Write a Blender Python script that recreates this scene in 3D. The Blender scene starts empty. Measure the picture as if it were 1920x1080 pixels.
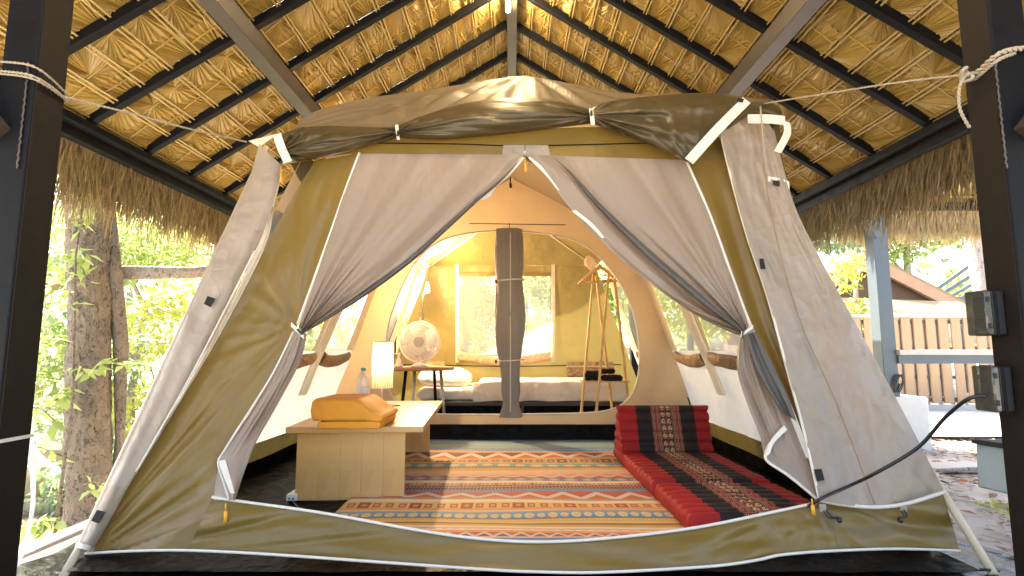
import bpy, bmesh, math, random
import numpy as np
from mathutils import Vector, Matrix, noise

random.seed(7)
rng = np.random.default_rng(7)
PI = math.pi
scene = bpy.context.scene
COL = scene.collection

# ---------------------------------------------------------------- camera
FPX = 1000.0; PITCH = math.radians(6.56); CH = 0.87
cam_d = bpy.data.cameras.new('camera')
cam_d.sensor_width = 36.0; cam_d.lens = 36.0 * FPX / 1920.0
cam_d.clip_start = 0.02; cam_d.clip_end = 500
cam = bpy.data.objects.new('camera', cam_d); COL.objects.link(cam)
cam.location = (0, 0, CH); cam.rotation_euler = (PI / 2 + PITCH, 0, 0)
scene.camera = cam

# ---------------------------------------------------------------- world, sun, exposure
SUN_EL, SUN_AZ = 48.0, 215.0      # sun high, behind the trees on the left/back
world = bpy.data.worlds.new('World'); scene.world = world
world.use_nodes = True
wn = world.node_tree.nodes; wl = world.node_tree.links
bgn = wn.get('Background') or wn.new('ShaderNodeBackground')
sky = wn.new('ShaderNodeTexSky'); sky.sky_type = 'NISHITA'; sky.sun_disc = False
SUN_DIR = Vector((-0.55, 0.62, 0.95)).normalized()      # from scene towards the sun
sky.sun_elevation = math.asin(SUN_DIR.z)
sky.sun_rotation = math.atan2(SUN_DIR.x, SUN_DIR.y)
sky.dust_density = 4.0; sky.air_density = 0.9; sky.ozone_density = 0.6
wl.new(sky.outputs[0], bgn.inputs[0]); bgn.inputs[1].default_value = 0.15
sun_d = bpy.data.lights.new('sun', 'SUN'); sun_d.energy = 5.0; sun_d.angle = math.radians(0.6)
sun_d.color = (1.0, 0.95, 0.86)
sun = bpy.data.objects.new('sun', sun_d); COL.objects.link(sun)
sun.rotation_euler = (-SUN_DIR).to_track_quat('-Z', 'Y').to_euler()
sun.location = (-10, 10, 20)
scene.view_settings.view_transform = 'Standard'
scene.view_settings.look = 'None'
scene.view_settings.gamma = 1.0
scene.view_settings.use_curve_mapping = False
scene.view_settings.exposure = 2.8
scene.render.engine = 'CYCLES'
cy = scene.cycles
cy.use_denoising = True
cy.max_bounces = 8; cy.diffuse_bounces = 4; cy.glossy_bounces = 3; cy.transmission_bounces = 6
cy.transparent_max_bounces = 24; cy.caustics_reflective = False; cy.caustics_refractive = False
cy.sample_clamp_indirect = 4.0

# ---------------------------------------------------------------- helpers: pixels -> places
CS, SN = math.cos(PITCH), math.sin(PITCH)
def ray(px, py):
    x = (px - 960) / FPX; y = (540 - py) / FPX
    return x, CS - y * SN, SN + y * CS
def at_y(px, py, Y):
    a, b, c = ray(px, py); return Vector((a / b * Y, Y, CH + c / b * Y))
def at_z(px, py, Z=0.0):
    a, b, c = ray(px, py); t = (Z - CH) / c; return Vector((a * t, b * t, Z))
def at_x(px, py, X):
    a, b, c = ray(px, py); t = X / a; return Vector((X, b * t, CH + c * t))
def front_y(X, Z):                  # the leaning, slightly bowed front wall of the tent
    return 2.40 + 0.233 * Z - 0.25 * max(0, 1 - (X / 1.85) ** 2) * max(0.0, 1 - max(Z, 0) / 0.5)
def F(px, py, off=0.0):             # point on that wall, off metres towards the viewer
    a, b, c = ray(px, py); Y = 2.5
    for _ in range(14):
        X = a / b * Y; Z = CH + c / b * Y
        Y = 0.5 * Y + 0.5 * (front_y(X, Z) - off)
    return Vector((a / b * Y, Y, CH + c / b * Y))
def lerp(a, b, t): return a + (b - a) * t
def ridge(x, y, z=0.0): return 1 - 2 * abs(noise.noise(Vector((x, y, z))))
def sstep(a, b, x):
    t = min(1, max(0, (x - a) / (b - a))); return t * t * (3 - 2 * t)
def fbm(x, y, z=0.0, s=1.0):
    return noise.noise(Vector((x * s, y * s, z))) + 0.5 * noise.noise(Vector((x * s * 2.1, y * s * 2.1, z + 7)))

def rays(p, cx, cy, k, seed=0.0, kr=0.0022, sharp=0.8):
    """folds fanning out from a tension point (cx, cy)"""
    dx, dy = p.x - cx, p.y - cy; th = math.atan2(dy, dx); r = math.hypot(dx, dy)
    n = noise.noise(Vector((th * k, r * kr, seed))) + 0.45 * noise.noise(Vector((th * k * 2.3, r * kr * 1.5, seed + 4)))
    return math.copysign(abs(n) ** sharp, n)
class Curve:                        # polyline resampled by arc length, smoothed
    def __init__(self, pts, smooth=True):
        P = [Vector(p) for p in pts]
        if smooth and len(P) > 2:
            Q = []
            for i in range(len(P) - 1):
                p0 = P[max(i - 1, 0)]; p1 = P[i]; p2 = P[i + 1]; p3 = P[min(i + 2, len(P) - 1)]
                for k in range(8):
                    t = k / 8
                    Q.append(0.5 * ((2 * p1) + (p2 - p0) * t + (2 * p0 - 5 * p1 + 4 * p2 - p3) * t * t + (3 * p1 - p0 - 3 * p2 + p3) * t ** 3))
            Q.append(P[-1]); P = Q
        self.P = P; self.L = [0.0]
        for i in range(len(P) - 1): self.L.append(self.L[-1] + (P[i + 1] - P[i]).length)
    def __call__(self, t):
        s = t * self.L[-1]
        for i in range(len(self.P) - 1):
            if s <= self.L[i + 1] or i == len(self.P) - 2:
                d = self.L[i + 1] - self.L[i]
                return self.P[i].lerp(self.P[i + 1], (s - self.L[i]) / d if d > 1e-9 else 0)
    def pts(self, n): return [self(i / (n - 1)) for i in range(n)]

# ---------------------------------------------------------------- helpers: objects
def link(name, me, mat=None, parent=None):
    o = bpy.data.objects.new(name, me); COL.objects.link(o)
    if mat is not None and me is not None and not me.materials: me.materials.append(mat)
    if parent is not None: o.parent = parent
    return o
def tag(o, label=None, cat=None, group=None, kind=None):
    if label: o['label'] = label
    if cat: o['category'] = cat
    if group: o['group'] = group
    if kind: o['kind'] = kind
    return o
def thing(name, label, cat, loc=(0, 0, 0), rz=0.0, group=None):
    o = bpy.data.objects.new(name, None); COL.objects.link(o)
    o.location = loc; o.rotation_euler = (0, 0, rz); o.empty_display_size = 0.1
    return tag(o, label, cat, group)
class MB:
    def __init__(s): s.v = []; s.f = []
    def add(s, v, f):
        k = len(s.v); s.v += [tuple(p) for p in v]; s.f += [tuple(i + k for i in q) for q in f]
        return s
    def box(s, c, d, rot=None):
        c = Vector(c); h = Vector(d) / 2
        V = [Vector((x * h.x, y * h.y, z * h.z)) for x in (-1, 1) for y in (-1, 1) for z in (-1, 1)]
        if rot is not None: V = [rot @ p for p in V]
        return s.add([p + c for p in V], [(0, 1, 3, 2), (4, 6, 7, 5), (0, 4, 5, 1), (2, 3, 7, 6), (0, 2, 6, 4), (1, 5, 7, 3)])
    def beam(s, a, b, w, h, up=(0, 0, 1)):      # w across, h along up
        a = Vector(a); b = Vector(b); d = (b - a).normalized()
        r = d.cross(Vector(up)).normalized(); u = r.cross(d).normalized()
        V = []
        for p in (a, b):
            for i, j in ((-1, -1), (1, -1), (1, 1), (-1, 1)): V.append(p + r * (i * w / 2) + u * (j * h / 2))
        return s.add(V, [(0, 3, 2, 1), (4, 5, 6, 7), (0, 1, 5, 4), (1, 2, 6, 5), (2, 3, 7, 6), (3, 0, 4, 7)])
    def tube(s, pts, r, n=8, cap=True):
        pts = [Vector(p) for p in pts]; m = len(pts)
        rr = r if isinstance(r, (list, tuple)) else [r] * m
        k = len(s.v); prev = None
        for i, p in enumerate(pts):
            d = (pts[min(i + 1, m - 1)] - pts[max(i - 1, 0)])
            d = d.normalized() if d.length > 1e-9 else Vector((0, 0, 1))
            if prev is None:
                a = d.orthogonal().normalized()
            else:
                a = prev - d * prev.dot(d)
                a = a.normalized() if a.length > 1e-6 else d.orthogonal().normalized()
            prev = a; b = d.cross(a)
            for j in range(n):
                t = 2 * PI * j / n; s.v.append(tuple(p + (a * math.cos(t) + b * math.sin(t)) * rr[i]))
        for i in range(m - 1):
            for j in range(n):
                j2 = (j + 1) % n
                s.f.append((k + i * n + j, k + i * n + j2, k + (i + 1) * n + j2, k + (i + 1) * n + j))
        if cap:
            s.f.append(tuple(k + j for j in reversed(range(n)))); s.f.append(tuple(k + (m - 1) * n + j for j in range(n)))
        return s
    def lathe(s, prof, n=24, c=(0, 0, 0)):
        k = len(s.v); m = len(prof)
        for r, z in prof:
            for j in range(n):
                t = 2 * PI * j / n; s.v.append((c[0] + r * math.cos(t), c[1] + r * math.sin(t), c[2] + z))
        for i in range(m - 1):
            for j in range(n):
                j2 = (j + 1) % n; s.f.append((k + i * n + j, k + i * n + j2, k + (i + 1) * n + j2, k + (i + 1) * n + j))
        return s
    def ribbon(s, pts, w, across):
        k = len(s.v); A = Vector(across).normalized() * (w / 2)
        for p in pts: s.v += [tuple(Vector(p) - A), tuple(Vector(p) + A)]
        for i in range(len(pts) - 1): s.f.append((k + 2 * i, k + 2 * i + 1, k + 2 * i + 3, k + 2 * i + 2))
        return s
    def mesh(s, name):
        me = bpy.data.meshes.new(name); me.from_pydata(s.v, [], s.f); me.update(); return me
    def build(s, name, mat, parent=None, smooth=False, bevel=0.0, seg=2, solid=0.0):
        me = s.mesh(name)
        if smooth: me.polygons.foreach_set('use_smooth', [True] * len(me.polygons))
        o = link(name, me, mat, parent)
        if solid: m = o.modifiers.new('solidify', 'SOLIDIFY'); m.thickness = solid; m.offset = 0
        if bevel:
            m = o.modifiers.new('bevel', 'BEVEL'); m.width = bevel; m.segments = seg; m.limit_method = 'ANGLE'
            me.polygons.foreach_set('use_smooth', [True] * len(me.polygons))
            me.set_sharp_from_angle(angle=math.radians(35))
        return o
def grid_mb(fn, nu, nv, mb=None, close_u=False):
    mb = mb or MB(); k = len(mb.v)
    for j in range(nv + 1):
        for i in range(nu + 1): mb.v.append(tuple(fn(i / nu, j / nv)))
    w = nu + 1
    for j in range(nv):
        for i in range(nu):
            a = k + j * w + i; mb.f.append((a, a + 1, a + w + 1, a + w))
    return mb
def cloth(name, mat, parent, A, B, nu, nv, off=0.0, proj=F, smooth=True):
    """sheet between two pixel curves on the tent's front wall; off(u,v) metres proud"""
    A = A if isinstance(A, Curve) else Curve(A); B = B if isinstance(B, Curve) else Curve(B)
    pa = [A(j / nv) for j in range(nv + 1)]; pb = [B(j / nv) for j in range(nv + 1)]
    def fn(u, v):
        j = round(v * nv); p = pa[j].lerp(pb[j], u)
        return proj(p.x, p.y, (off(u, v, p) if off.__code__.co_argcount == 3 else off(u, v)) if callable(off) else off)
    return grid_mb(fn, nu, nv).build(name, mat, parent, smooth=smooth)
def piping(name, mat, parent, pts, r=0.006, off=0.01, n=40, proj=F, smooth=True):
    c = Curve(pts, smooth)
    return MB().tube([proj(p.x, p.y, off) for p in c.pts(n)], r, 6).build(name, mat, parent, smooth=True)

# ---------------------------------------------------------------- helpers: node maths
class N:
    def __init__(s, tree, sock): s.t = tree; s.s = sock
    def _m(s, op, *a, **kw):
        n = s.t.nodes.new('ShaderNodeMath'); n.operation = op
        for i, x in enumerate((s,) + a):
            if isinstance(x, N): s.t.links.new(x.s, n.inputs[i])
            else: n.inputs[i].default_value = x
        if kw.get('clamp'): n.use_clamp = True
        return N(s.t, n.outputs[0])
    def __add__(s, o): return s._m('ADD', o)
    def __sub__(s, o): return s._m('SUBTRACT', o)
    def __mul__(s, o): return s._m('MULTIPLY', o)
    def __truediv__(s, o): return s._m('DIVIDE', o)
    def lt(s, o): return s._m('LESS_THAN', o)
    def gt(s, o): return s._m('GREATER_THAN', o)
    def abs(s): return s._m('ABSOLUTE')
    def frac(s): return s._m('FRACT')
    def floor(s): return s._m('FLOOR')
    def sin(s): return s._m('SINE')
    def pp(s, o): return s._m('PINGPONG', o)
    def min(s, o): return s._m('MINIMUM', o)
    def max(s, o): return s._m('MAXIMUM', o)
    def pw(s, o): return s._m('POWER', o)
    def inside(s, a, b): return s.gt(a) * s.lt(b)
class Mat:
    def __init__(s, name):
        s.m = bpy.data.materials.new(name); s.m.use_nodes = True; s.t = s.m.node_tree
        s.t.nodes.clear(); s.out = s.t.nodes.new('ShaderNodeOutputMaterial')
        s.tc = s.t.nodes.new('ShaderNodeTexCoord')
    def node(s, typ, **kw):
        n = s.t.nodes.new(typ)
        for k, v in kw.items():
            if hasattr(n, k): setattr(n, k, v)
            else: s.put(n.inputs[k.replace('_', ' ')], v)
        return n
    def put(s, inp, v):
        if isinstance(v, N): s.t.links.new(v.s, inp)
        elif isinstance(v, bpy.types.NodeSocket): s.t.links.new(v, inp)
        elif isinstance(v, (tuple, list)) and len(v) == 3 and inp.type == 'RGBA': inp.default_value = (*v, 1)
        else: inp.default_value = v
    def coord(s, scale=(1, 1, 1), which='Object', rot=(0, 0, 0)):
        m = s.t.nodes.new('ShaderNodeMapping'); m.inputs['Scale'].default_value = scale; m.inputs['Rotation'].default_value = rot
        s.t.links.new(s.tc.outputs[which], m.inputs['Vector']); return m.outputs[0]
    def xyz(s, which='Object'):
        n = s.t.nodes.new('ShaderNodeSeparateXYZ'); s.t.links.new(s.tc.outputs[which], n.inputs[0])
        return [N(s.t, o) for o in n.outputs]
    def noise(s, scale, detail=3, rough=0.55, vec=None, dist=0.0, typ='FBM'):
        n = s.t.nodes.new('ShaderNodeTexNoise'); n.noise_type = typ
        n.inputs['Scale'].default_value = scale; n.inputs['Detail'].default_value = detail
        n.inputs['Roughness'].default_value = rough; n.inputs['Distortion'].default_value = dist
        s.t.links.new(vec if vec is not None else s.coord(), n.inputs['Vector']); return N(s.t, n.outputs[0])
    def mix(s, f, a, b, mode='MIX'):
        n = s.t.nodes.new('ShaderNodeMix'); n.data_type = 'RGBA'; n.blend_type = mode
        s.put(n.inputs[0], f); s.put(n.inputs[6], a); s.put(n.inputs[7], b); return n.outputs[2]
    def ramp(s, f, stops, const=False):
        n = s.t.nodes.new('ShaderNodeValToRGB'); cr = n.color_ramp
        cr.interpolation = 'CONSTANT' if const else 'LINEAR'
        while len(cr.elements) < len(stops): cr.elements.new(0.5)
        for e, (p, c) in zip(cr.elements, stops): e.position = p; e.color = (*c, 1) if len(c) == 3 else c
        s.put(n.inputs[0], f); return n.outputs[0]
    def bump(s, h, strength=0.3, dist=0.01, nrm=None):
        n = s.t.nodes.new('ShaderNodeBump'); n.inputs['Strength'].default_value = strength
        n.inputs['Distance'].default_value = dist; s.put(n.inputs['Height'], h)
        if nrm is not None: s.t.links.new(nrm, n.inputs['Normal'])
        return n.outputs[0]
    def pbr(s, color, rough=0.6, metal=0.0, nrm=None, spec=0.5, **kw):
        n = s.t.nodes.new('ShaderNodeBsdfPrincipled')
        s.put(n.inputs['Base Color'], color); s.put(n.inputs['Roughness'], rough); s.put(n.inputs['Metallic'], metal)
        n.inputs['Specular IOR Level'].default_value = spec
        if nrm is not None: s.t.links.new(nrm, n.inputs['Normal'])
        for k, v in kw.items(): s.put(n.inputs[k.replace('_', ' ')], v)
        return n.outputs[0]
    def transl(s, color, nrm=None):
        n = s.t.nodes.new('ShaderNodeBsdfTranslucent'); s.put(n.inputs[0], color)
        if nrm is not None: s.t.links.new(nrm, n.inputs['Normal'])
        return n.outputs[0]
    def transp(s, color=(1, 1, 1)):
        n = s.t.nodes.new('ShaderNodeBsdfTransparent'); s.put(n.inputs[0], color); return n.outputs[0]
    def mixs(s, f, a, b):
        n = s.t.nodes.new('ShaderNodeMixShader'); s.put(n.inputs[0], f)
        s.t.links.new(a, n.inputs[1]); s.t.links.new(b, n.inputs[2]); return n.outputs[0]
    def rnd(s, which='obj'):
        if which == 'obj': n = s.t.nodes.new('ShaderNodeObjectInfo'); return N(s.t, n.outputs['Random'])
        n = s.t.nodes.new('ShaderNodeNewGeometry'); return N(s.t, n.outputs['Random Per Island'])
    def done(s, sh): s.t.links.new(sh, s.out.inputs[0]); return s.m
def dim(c, k): return tuple(x * k for x in c)

def plain(name, color, rough=0.5, metal=0.0, var=0.12, scale=12, bump=0.0, **kw):
    M = Mat(name); n = M.noise(scale, 4)
    c = M.mix(n, dim(color, 1 - var), dim(color, 1 + var))
    nr = M.bump(M.noise(scale * 4, 4), bump, 0.004) if bump else None
    return M.done(M.pbr(c, rough, metal, nr, **kw))
def fabric(name, color, tr=0.25, rough=0.45, crease=0.35, weave=True, var=0.10, scale=5.0, spec=0.5, tcol=None, stretch=(1, 1, 1), crisp=0.25):
    M = Mat(name); co = M.coord(stretch)
    n = M.noise(scale * 0.6, 4, vec=co)
    c = M.mix(n, dim(color, 1 - var), dim(color, 1 + var))
    sp = M.noise(scale * 9, 3, vec=co)
    c = M.mix(sp.gt(0.62) * 0.10, c, dim(color, 0.7))
    r1 = M.noise(scale * 0.8, 2, 0.4, vec=co, dist=1.6)
    r2 = M.noise(scale * 2.2, 3, 0.5, vec=co, dist=1.0)
    r3 = M.noise(scale * 0.35, 2, 0.4, vec=co, dist=0.8)
    def rg(q): return (q * 2.0 - 1.0).abs()._m('POWER', 0.7)
    def vor(sc, ds):
        nz = M.t.nodes.new('ShaderNodeTexNoise'); nz.inputs['Scale'].default_value = sc * 0.7; M.t.links.new(co, nz.inputs['Vector'])
        va = M.t.nodes.new('ShaderNodeVectorMath'); va.operation = 'MULTIPLY_ADD'
        M.t.links.new(nz.outputs['Color'], va.inputs[0]); va.inputs[1].default_value = (ds, ds, ds); M.t.links.new(co, va.inputs[2])
        v = M.t.nodes.new('ShaderNodeTexVoronoi'); v.inputs['Scale'].default_value = sc; M.t.links.new(va.outputs[0], v.inputs['Vector'])
        return N(M.t, v.outputs['Distance'])
    nr = M.bump(vor(scale * 0.9, 0.25) * 1.3 * crisp + vor(scale * 2.6, 0.12) * 0.50 * crisp + rg(r1) * 0.22 * crisp + r3 * 1.8, min(1.0, crease * 1.7), 0.06)
    if weave: nr = M.bump(M.noise(420, 2, vec=co), 0.12, 0.001, nr)
    a = M.pbr(c, rough, 0, nr, spec)
    b = M.transl(M.mix(0.5, c, tcol or color), nr)
    return M.done(M.mixs(tr, a, b))
def woodm(name, c1, c2, axis=0, rough=0.4, sc=1.0, bump=0.15):
    M = Mat(name); s = [14 * sc] * 3; s[axis] = 1.1 * sc
    co = M.coord(tuple(s)); n = M.noise(1.6, 5, 0.6, vec=co, dist=0.8)
    s2 = [90 * sc] * 3; s2[axis] = 2.5 * sc
    f = M.noise(1.0, 4, 0.7, vec=M.coord(tuple(s2)))
    blot = M.noise(3.0, 2); rn = M.rnd()
    c = M.mix((n * 0.75 + f * 0.35 + rn * 0.25 - 0.2)._m('ADD', 0.0, clamp=True), c1, c2)
    c = M.mix(blot.gt(0.6) * 0.12, c, dim(c1, 0.6))
    return M.done(M.pbr(c, rough, 0, M.bump(f, bump, 0.003)))

# ---------------------------------------------------------------- materials
OLIVE = (0.195, 0.130, 0.030); BEIGE = (0.36, 0.295, 0.235)
m_olive = fabric('olive_nylon', OLIVE, 0.22, 0.36, 0.22, scale=3.5, stretch=(0.8, 1, 1.3), crisp=0.12)
m_awning = fabric('brown_awning_nylon', (0.085, 0.062, 0.028), 0.18, 0.36, 0.30, crisp=0.2, scale=6, spec=0.45, stretch=(0.30, 1, 1.5))
m_fly = fabric('tan_roof_fly', (0.19, 0.145, 0.085), 0.22, 0.5, 0.30, scale=4, stretch=(0.5, 1.2, 1.2), crisp=0.15)
m_beige = fabric('beige_nylon', BEIGE, 0.22, 0.42, 0.36, scale=4.5, crisp=0.55)
m_curtain = fabric('grey_beige_curtain', (0.305, 0.248, 0.200), 0.34, 0.42, 0.24, scale=4.5, stretch=(1.4, 1, 0.7))
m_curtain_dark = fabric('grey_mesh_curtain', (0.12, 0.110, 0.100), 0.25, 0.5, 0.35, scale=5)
m_cream = fabric('cream_nylon', (0.78, 0.73, 0.64), 0.55, 0.5, 0.40, scale=3.5)
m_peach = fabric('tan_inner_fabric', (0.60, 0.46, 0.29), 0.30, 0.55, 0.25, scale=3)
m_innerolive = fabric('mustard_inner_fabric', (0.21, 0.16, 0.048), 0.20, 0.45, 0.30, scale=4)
m_rollflap = fabric('brown_rolled_flap', (0.34, 0.22, 0.12), 0.2, 0.5, 0.6, scale=9)
m_white = fabric('white_webbing', (0.72, 0.68, 0.60), 0.15, 0.6, 0.1, scale=20)
m_pipe = plain('white_piping', (0.66, 0.62, 0.55), 0.6, scale=30)
m_black = plain('black_plastic', (0.012, 0.012, 0.013), 0.35)
m_velcro = plain('black_velcro', (0.01, 0.01, 0.01), 0.9, bump=0.5, scale=120)
m_tub = fabric('black_floor_tub', (0.006, 0.0055, 0.005), 0.0, 0.45, 0.22, scale=7, spec=0.07, crisp=0.5)
m_yellow = plain('yellow_cord', (0.75, 0.36, 0.03), 0.5)
m_pole = plain('ivory_pole', (0.55, 0.46, 0.33), 0.35)
m_steel = plain('galvanised_steel', (0.42, 0.43, 0.45), 0.4, 0.6)

def netting():
    M = Mat('window_netting'); x = M.noise(900, 1)
    a = M.mixs(0.5, M.pbr((0.38, 0.40, 0.40), 0.7), M.transl((0.40, 0.42, 0.41)))
    return M.done(M.mixs(0.46, M.transp((0.96, 0.97, 0.98)), a))
m_net = netting()
def netting2():
    M = Mat('hanging_netting')
    a = M.mixs(0.5, M.pbr((0.30, 0.30, 0.29), 0.7), M.transl((0.4, 0.4, 0.38)))
    return M.done(M.mixs(0.62, M.transp(), a))
m_net2 = netting2()

def blackbeam():
    M = Mat('black_painted_steel'); n = M.noise(9, 5, 0.6); f = M.noise(160, 3, 0.7)
    c = M.mix(n, (0.004, 0.004, 0.005), (0.011, 0.011, 0.012))
    c = M.mix(f.gt(0.70) * 0.5, c, (0.08, 0.075, 0.07))
    return M.done(M.pbr(c, M.ramp(n, [(0.3, (0.40,) * 3), (0.8, (0.65,) * 3)]), 0.0, M.bump(f, 0.25, 0.002), 0.10))
m_beam = blackbeam()
def greybeam():
    M = Mat('dark_grey_painted_steel'); n = M.noise(7, 5, 0.6); f = M.noise(240, 3, 0.7)
    c = M.mix(n, (0.045, 0.036, 0.031), (0.085, 0.066, 0.056))
    c = M.mix(f.gt(0.64) * 0.45, c, (0.02, 0.017, 0.014))
    return M.done(M.pbr(c, 0.42, 0.1, M.bump(f, 0.25, 0.002)))
m_greybeam = greybeam()

def palm(name, c1, c2, c3):
    M = Mat(name); r = M.rnd(); i = M.rnd('isl'); n = M.noise(6, 4); f = M.noise(1, 4, vec=M.coord((8, 120, 120)))
    c = M.mix(n, c1, c2); c = M.mix(r * 0.45, c, c3); c = M.mix((f * i).gt(0.33) * 0.22, c, dim(c1, 0.45))
    return M, c
M, c = palm('dried_palm_leaf', (0.37, 0.242, 0.052), (0.52, 0.36, 0.095), (0.27, 0.17, 0.04))
m_palm = M.done(M.mixs(0.06, M.pbr(c, 0.38, 0, M.bump(M.noise(70, 3), 0.35, 0.003), 0.6), M.transl(c)))
M, c = palm('straw_fringe', (0.34, 0.245, 0.10), (0.56, 0.42, 0.20), (0.22, 0.15, 0.06))
isl = M.rnd('isl'); c = M.mix(isl, (0.13, 0.085, 0.035), c)
m_straw = M.done(M.mixs(0.18, M.pbr(c, 0.55), M.transl(c)))
M, c = palm('pale_straw', (0.30, 0.22, 0.10), (0.42, 0.32, 0.16), (0.23, 0.16, 0.075))
m_straw2 = M.done(M.mixs(0.15, M.pbr(c, 0.6), M.transl(c)))
m_batten = woodm('split_bamboo', (0.36, 0.245, 0.075), (0.50, 0.36, 0.13), 1, 0.5)
m_bamboo = woodm('bamboo', (0.52, 0.33, 0.10), (0.66, 0.46, 0.18), 2, 0.35)
m_pine = woodm('pale_oak', (0.55, 0.29, 0.085), (0.68, 0.42, 0.16), 2, 0.42)
m_pinetop = woodm('pale_oak_top', (0.50, 0.27, 0.085), (0.62, 0.38, 0.15), 1, 0.32)
m_rtop = woodm('brown_table_top', (0.24, 0.13, 0.06), (0.36, 0.21, 0.10), 0, 0.35)
m_fence = woodm('larch_fence', (0.36, 0.215, 0.11), (0.48, 0.31, 0.175), 2, 0.6)
m_fencegrey = plain('grey_steel_fence_frame', (0.10, 0.10, 0.11), 0.5, 0.3)
m_fascia = woodm('red_brown_timber', (0.36, 0.20, 0.12), (0.48, 0.30, 0.19), 0, 0.6)

def leafm(name, c1, c2, tr=0.5, rough=0.45):
    M = Mat(name); i = M.rnd('isl'); c = M.mix(i, c1, c2)
    return M.done(M.mixs(tr, M.pbr(c, rough), M.transl(M.mix(0.5, c, (c2[0] * 1.3, c2[1] * 1.25, c2[2] * 0.7)))))
m_leafA = leafm('light_green_leaf', (0.20, 0.29, 0.10), (0.40, 0.47, 0.18))
m_leafB = leafm('mid_green_leaf', (0.09, 0.19, 0.06), (0.19, 0.31, 0.10))
m_leafC = leafm('yellow_green_leaf', (0.28, 0.35, 0.07), (0.50, 0.51, 0.13))
m_leafD = leafm('blue_green_leaf', (0.17, 0.27, 0.15), (0.33, 0.43, 0.27))

def bark(name, c1, c2, c3):
    M = Mat(name); co = M.coord((1, 1, 0.6)); n = M.noise(9, 6, 0.7, vec=co, dist=0.4)
    v = M.node('ShaderNodeTexVoronoi'); v.inputs['Scale'].default_value = 38; M.t.links.new(co, v.inputs['Vector'])
    d = N(M.t, v.outputs['Distance'])
    big = M.noise(2.2, 3)
    c = M.mix(n, c1, c2); c = M.mix(big.gt(0.56) * 0.5, c, c3); pit = M.noise(34, 4, 0.6, vec=co, dist=1.0); c = M.mix(pit.lt(0.42) * 0.75, c, dim(c1, 0.3))
    return M.done(M.pbr(c, 0.85, 0, M.bump(n * 0.7 + pit * 0.9, 1.0, 0.05)))
m_bark = bark('rough_brown_bark', (0.15, 0.115, 0.085), (0.28, 0.225, 0.17), (0.11, 0.09, 0.075))
m_bark2 = bark('pale_grey_bark', (0.30, 0.25, 0.22), (0.50, 0.45, 0.40), (0.36, 0.26, 0.22))

# ================================================================ ground, platform, tarpaulin
def gz(x, y):
    t = sstep(-2.25, -3.2, x)
    z = -0.12 * (1 - t) + t * (-0.80 - 0.17 * max(0.0, y - 4.6))
    if x > 3: z -= 0.02 * (x - 3)
    far = max(0.0, (x * x + y * y) ** 0.5 - 30); z -= 0.0 * far
    return max(z, -6.0) + 0.035 * noise.noise(Vector((x * 0.9, y * 0.9, 0))) * (1 if abs(x) > 2.2 or y > 8 else 0.15)
def axis_pts(lo, hi, fine_lo, fine_hi, step, big):
    a = list(np.arange(fine_lo, fine_hi, step)); b = [fine_lo - big * (1.45 ** k - 1) / 0.45 for k in range(1, 14)]
    c = [fine_hi + big * (1.45 ** k - 1) / 0.45 for k in range(0, 14)]
    return [max(lo, q) for q in reversed(b)] + a + [min(hi, q) for q in c]
xs = axis_pts(-250, 250, -8, 9, 0.16, 0.5); ys = axis_pts(-250, 250, -2, 16, 0.16, 0.5)
V = [(x, y, gz(x, y)) for y in ys for x in xs]; w = len(xs)
Fc = [(j * w + i, j * w + i + 1, (j + 1) * w + i + 1, (j + 1) * w + i) for j in range(len(ys) - 1) for i in range(w - 1)]
me = bpy.data.meshes.new('ground'); me.from_pydata(V, [], Fc); me.polygons.foreach_set('use_smooth', [True] * len(Fc))
M = Mat('bare_earth_ground'); n = M.noise(0.9, 5, 0.6); f = M.noise(14, 5, 0.7); g = M.noise(2.6, 4, 0.6)
c = M.mix(n, (0.40, 0.34, 0.28), (0.58, 0.52, 0.45)); c = M.mix(f.gt(0.58) * 0.35, c, (0.22, 0.16, 0.11))
c = M.mix(g.gt(0.60) * 0.55, c, (0.14, 0.20, 0.05))
m_ground = M.done(M.pbr(c, 0.9, 0, M.bump(f, 0.6, 0.03)))
tag(link('ground', me, m_ground), kind='structure')

# pale concrete apron on the right, far side
m_conc = plain('pale_concrete', (0.45, 0.42, 0.38), 0.85, var=0.12, scale=3, bump=0.2)
a = grid_mb(lambda u, v: (lerp(4.3, 16, u), lerp(6.2, 8.9, v) + 0.15 * math.sin(u * 9), gz(lerp(4.3, 16, u), lerp(6.2, 8.9, v)) + 0.05), 30, 10)
tag(a.build('path', m_conc), kind='structure')
a = grid_mb(lambda u, v: (lerp(-4.4, -2.55, u), lerp(1.2, 4.0, v), gz(lerp(-4.4, -2.55, u), lerp(1.2, 4.0, v)) + 0.03), 16, 20)
tag(a.build('path', m_conc), kind='structure')

# platform under the tent and the glossy black tarpaulin on it
M = Mat('black_tarpaulin'); r = M.noise(5, 4, 0.55, dist=1.5, typ='RIDGED_MULTIFRACTAL'); n2 = M.noise(14, 4)
m_tarp = M.done(M.pbr((0.007, 0.008, 0.011), 0.22, 0, M.bump(r * 0.3 + n2 * 0.5, 0.6, 0.02), 0.25))
slab = MB().box((0.05, 4.3, -0.10), (4.35, 6.7, 0.14)).build('floor', m_conc, bevel=0.01); tag(slab, kind='structure')
def tarpf(u, v):
    x = lerp(-2.02, 2.16, u); y = lerp(1.0, 7.6, v)
    e = max(0, abs(x) - 1.7)
    return (x, y, -0.021 + 0.010 * noise.noise(Vector((x * 3, y * 3, 1))) + 0.02 * e * (1 + math.sin(x * 31 + y * 17)))
tag(grid_mb(tarpf, 80, 90).build('tarpaulin', m_tarp, smooth=True), 'glossy black tarpaulin spread on the platform beneath the tent hem', 'tarpaulin')
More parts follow.
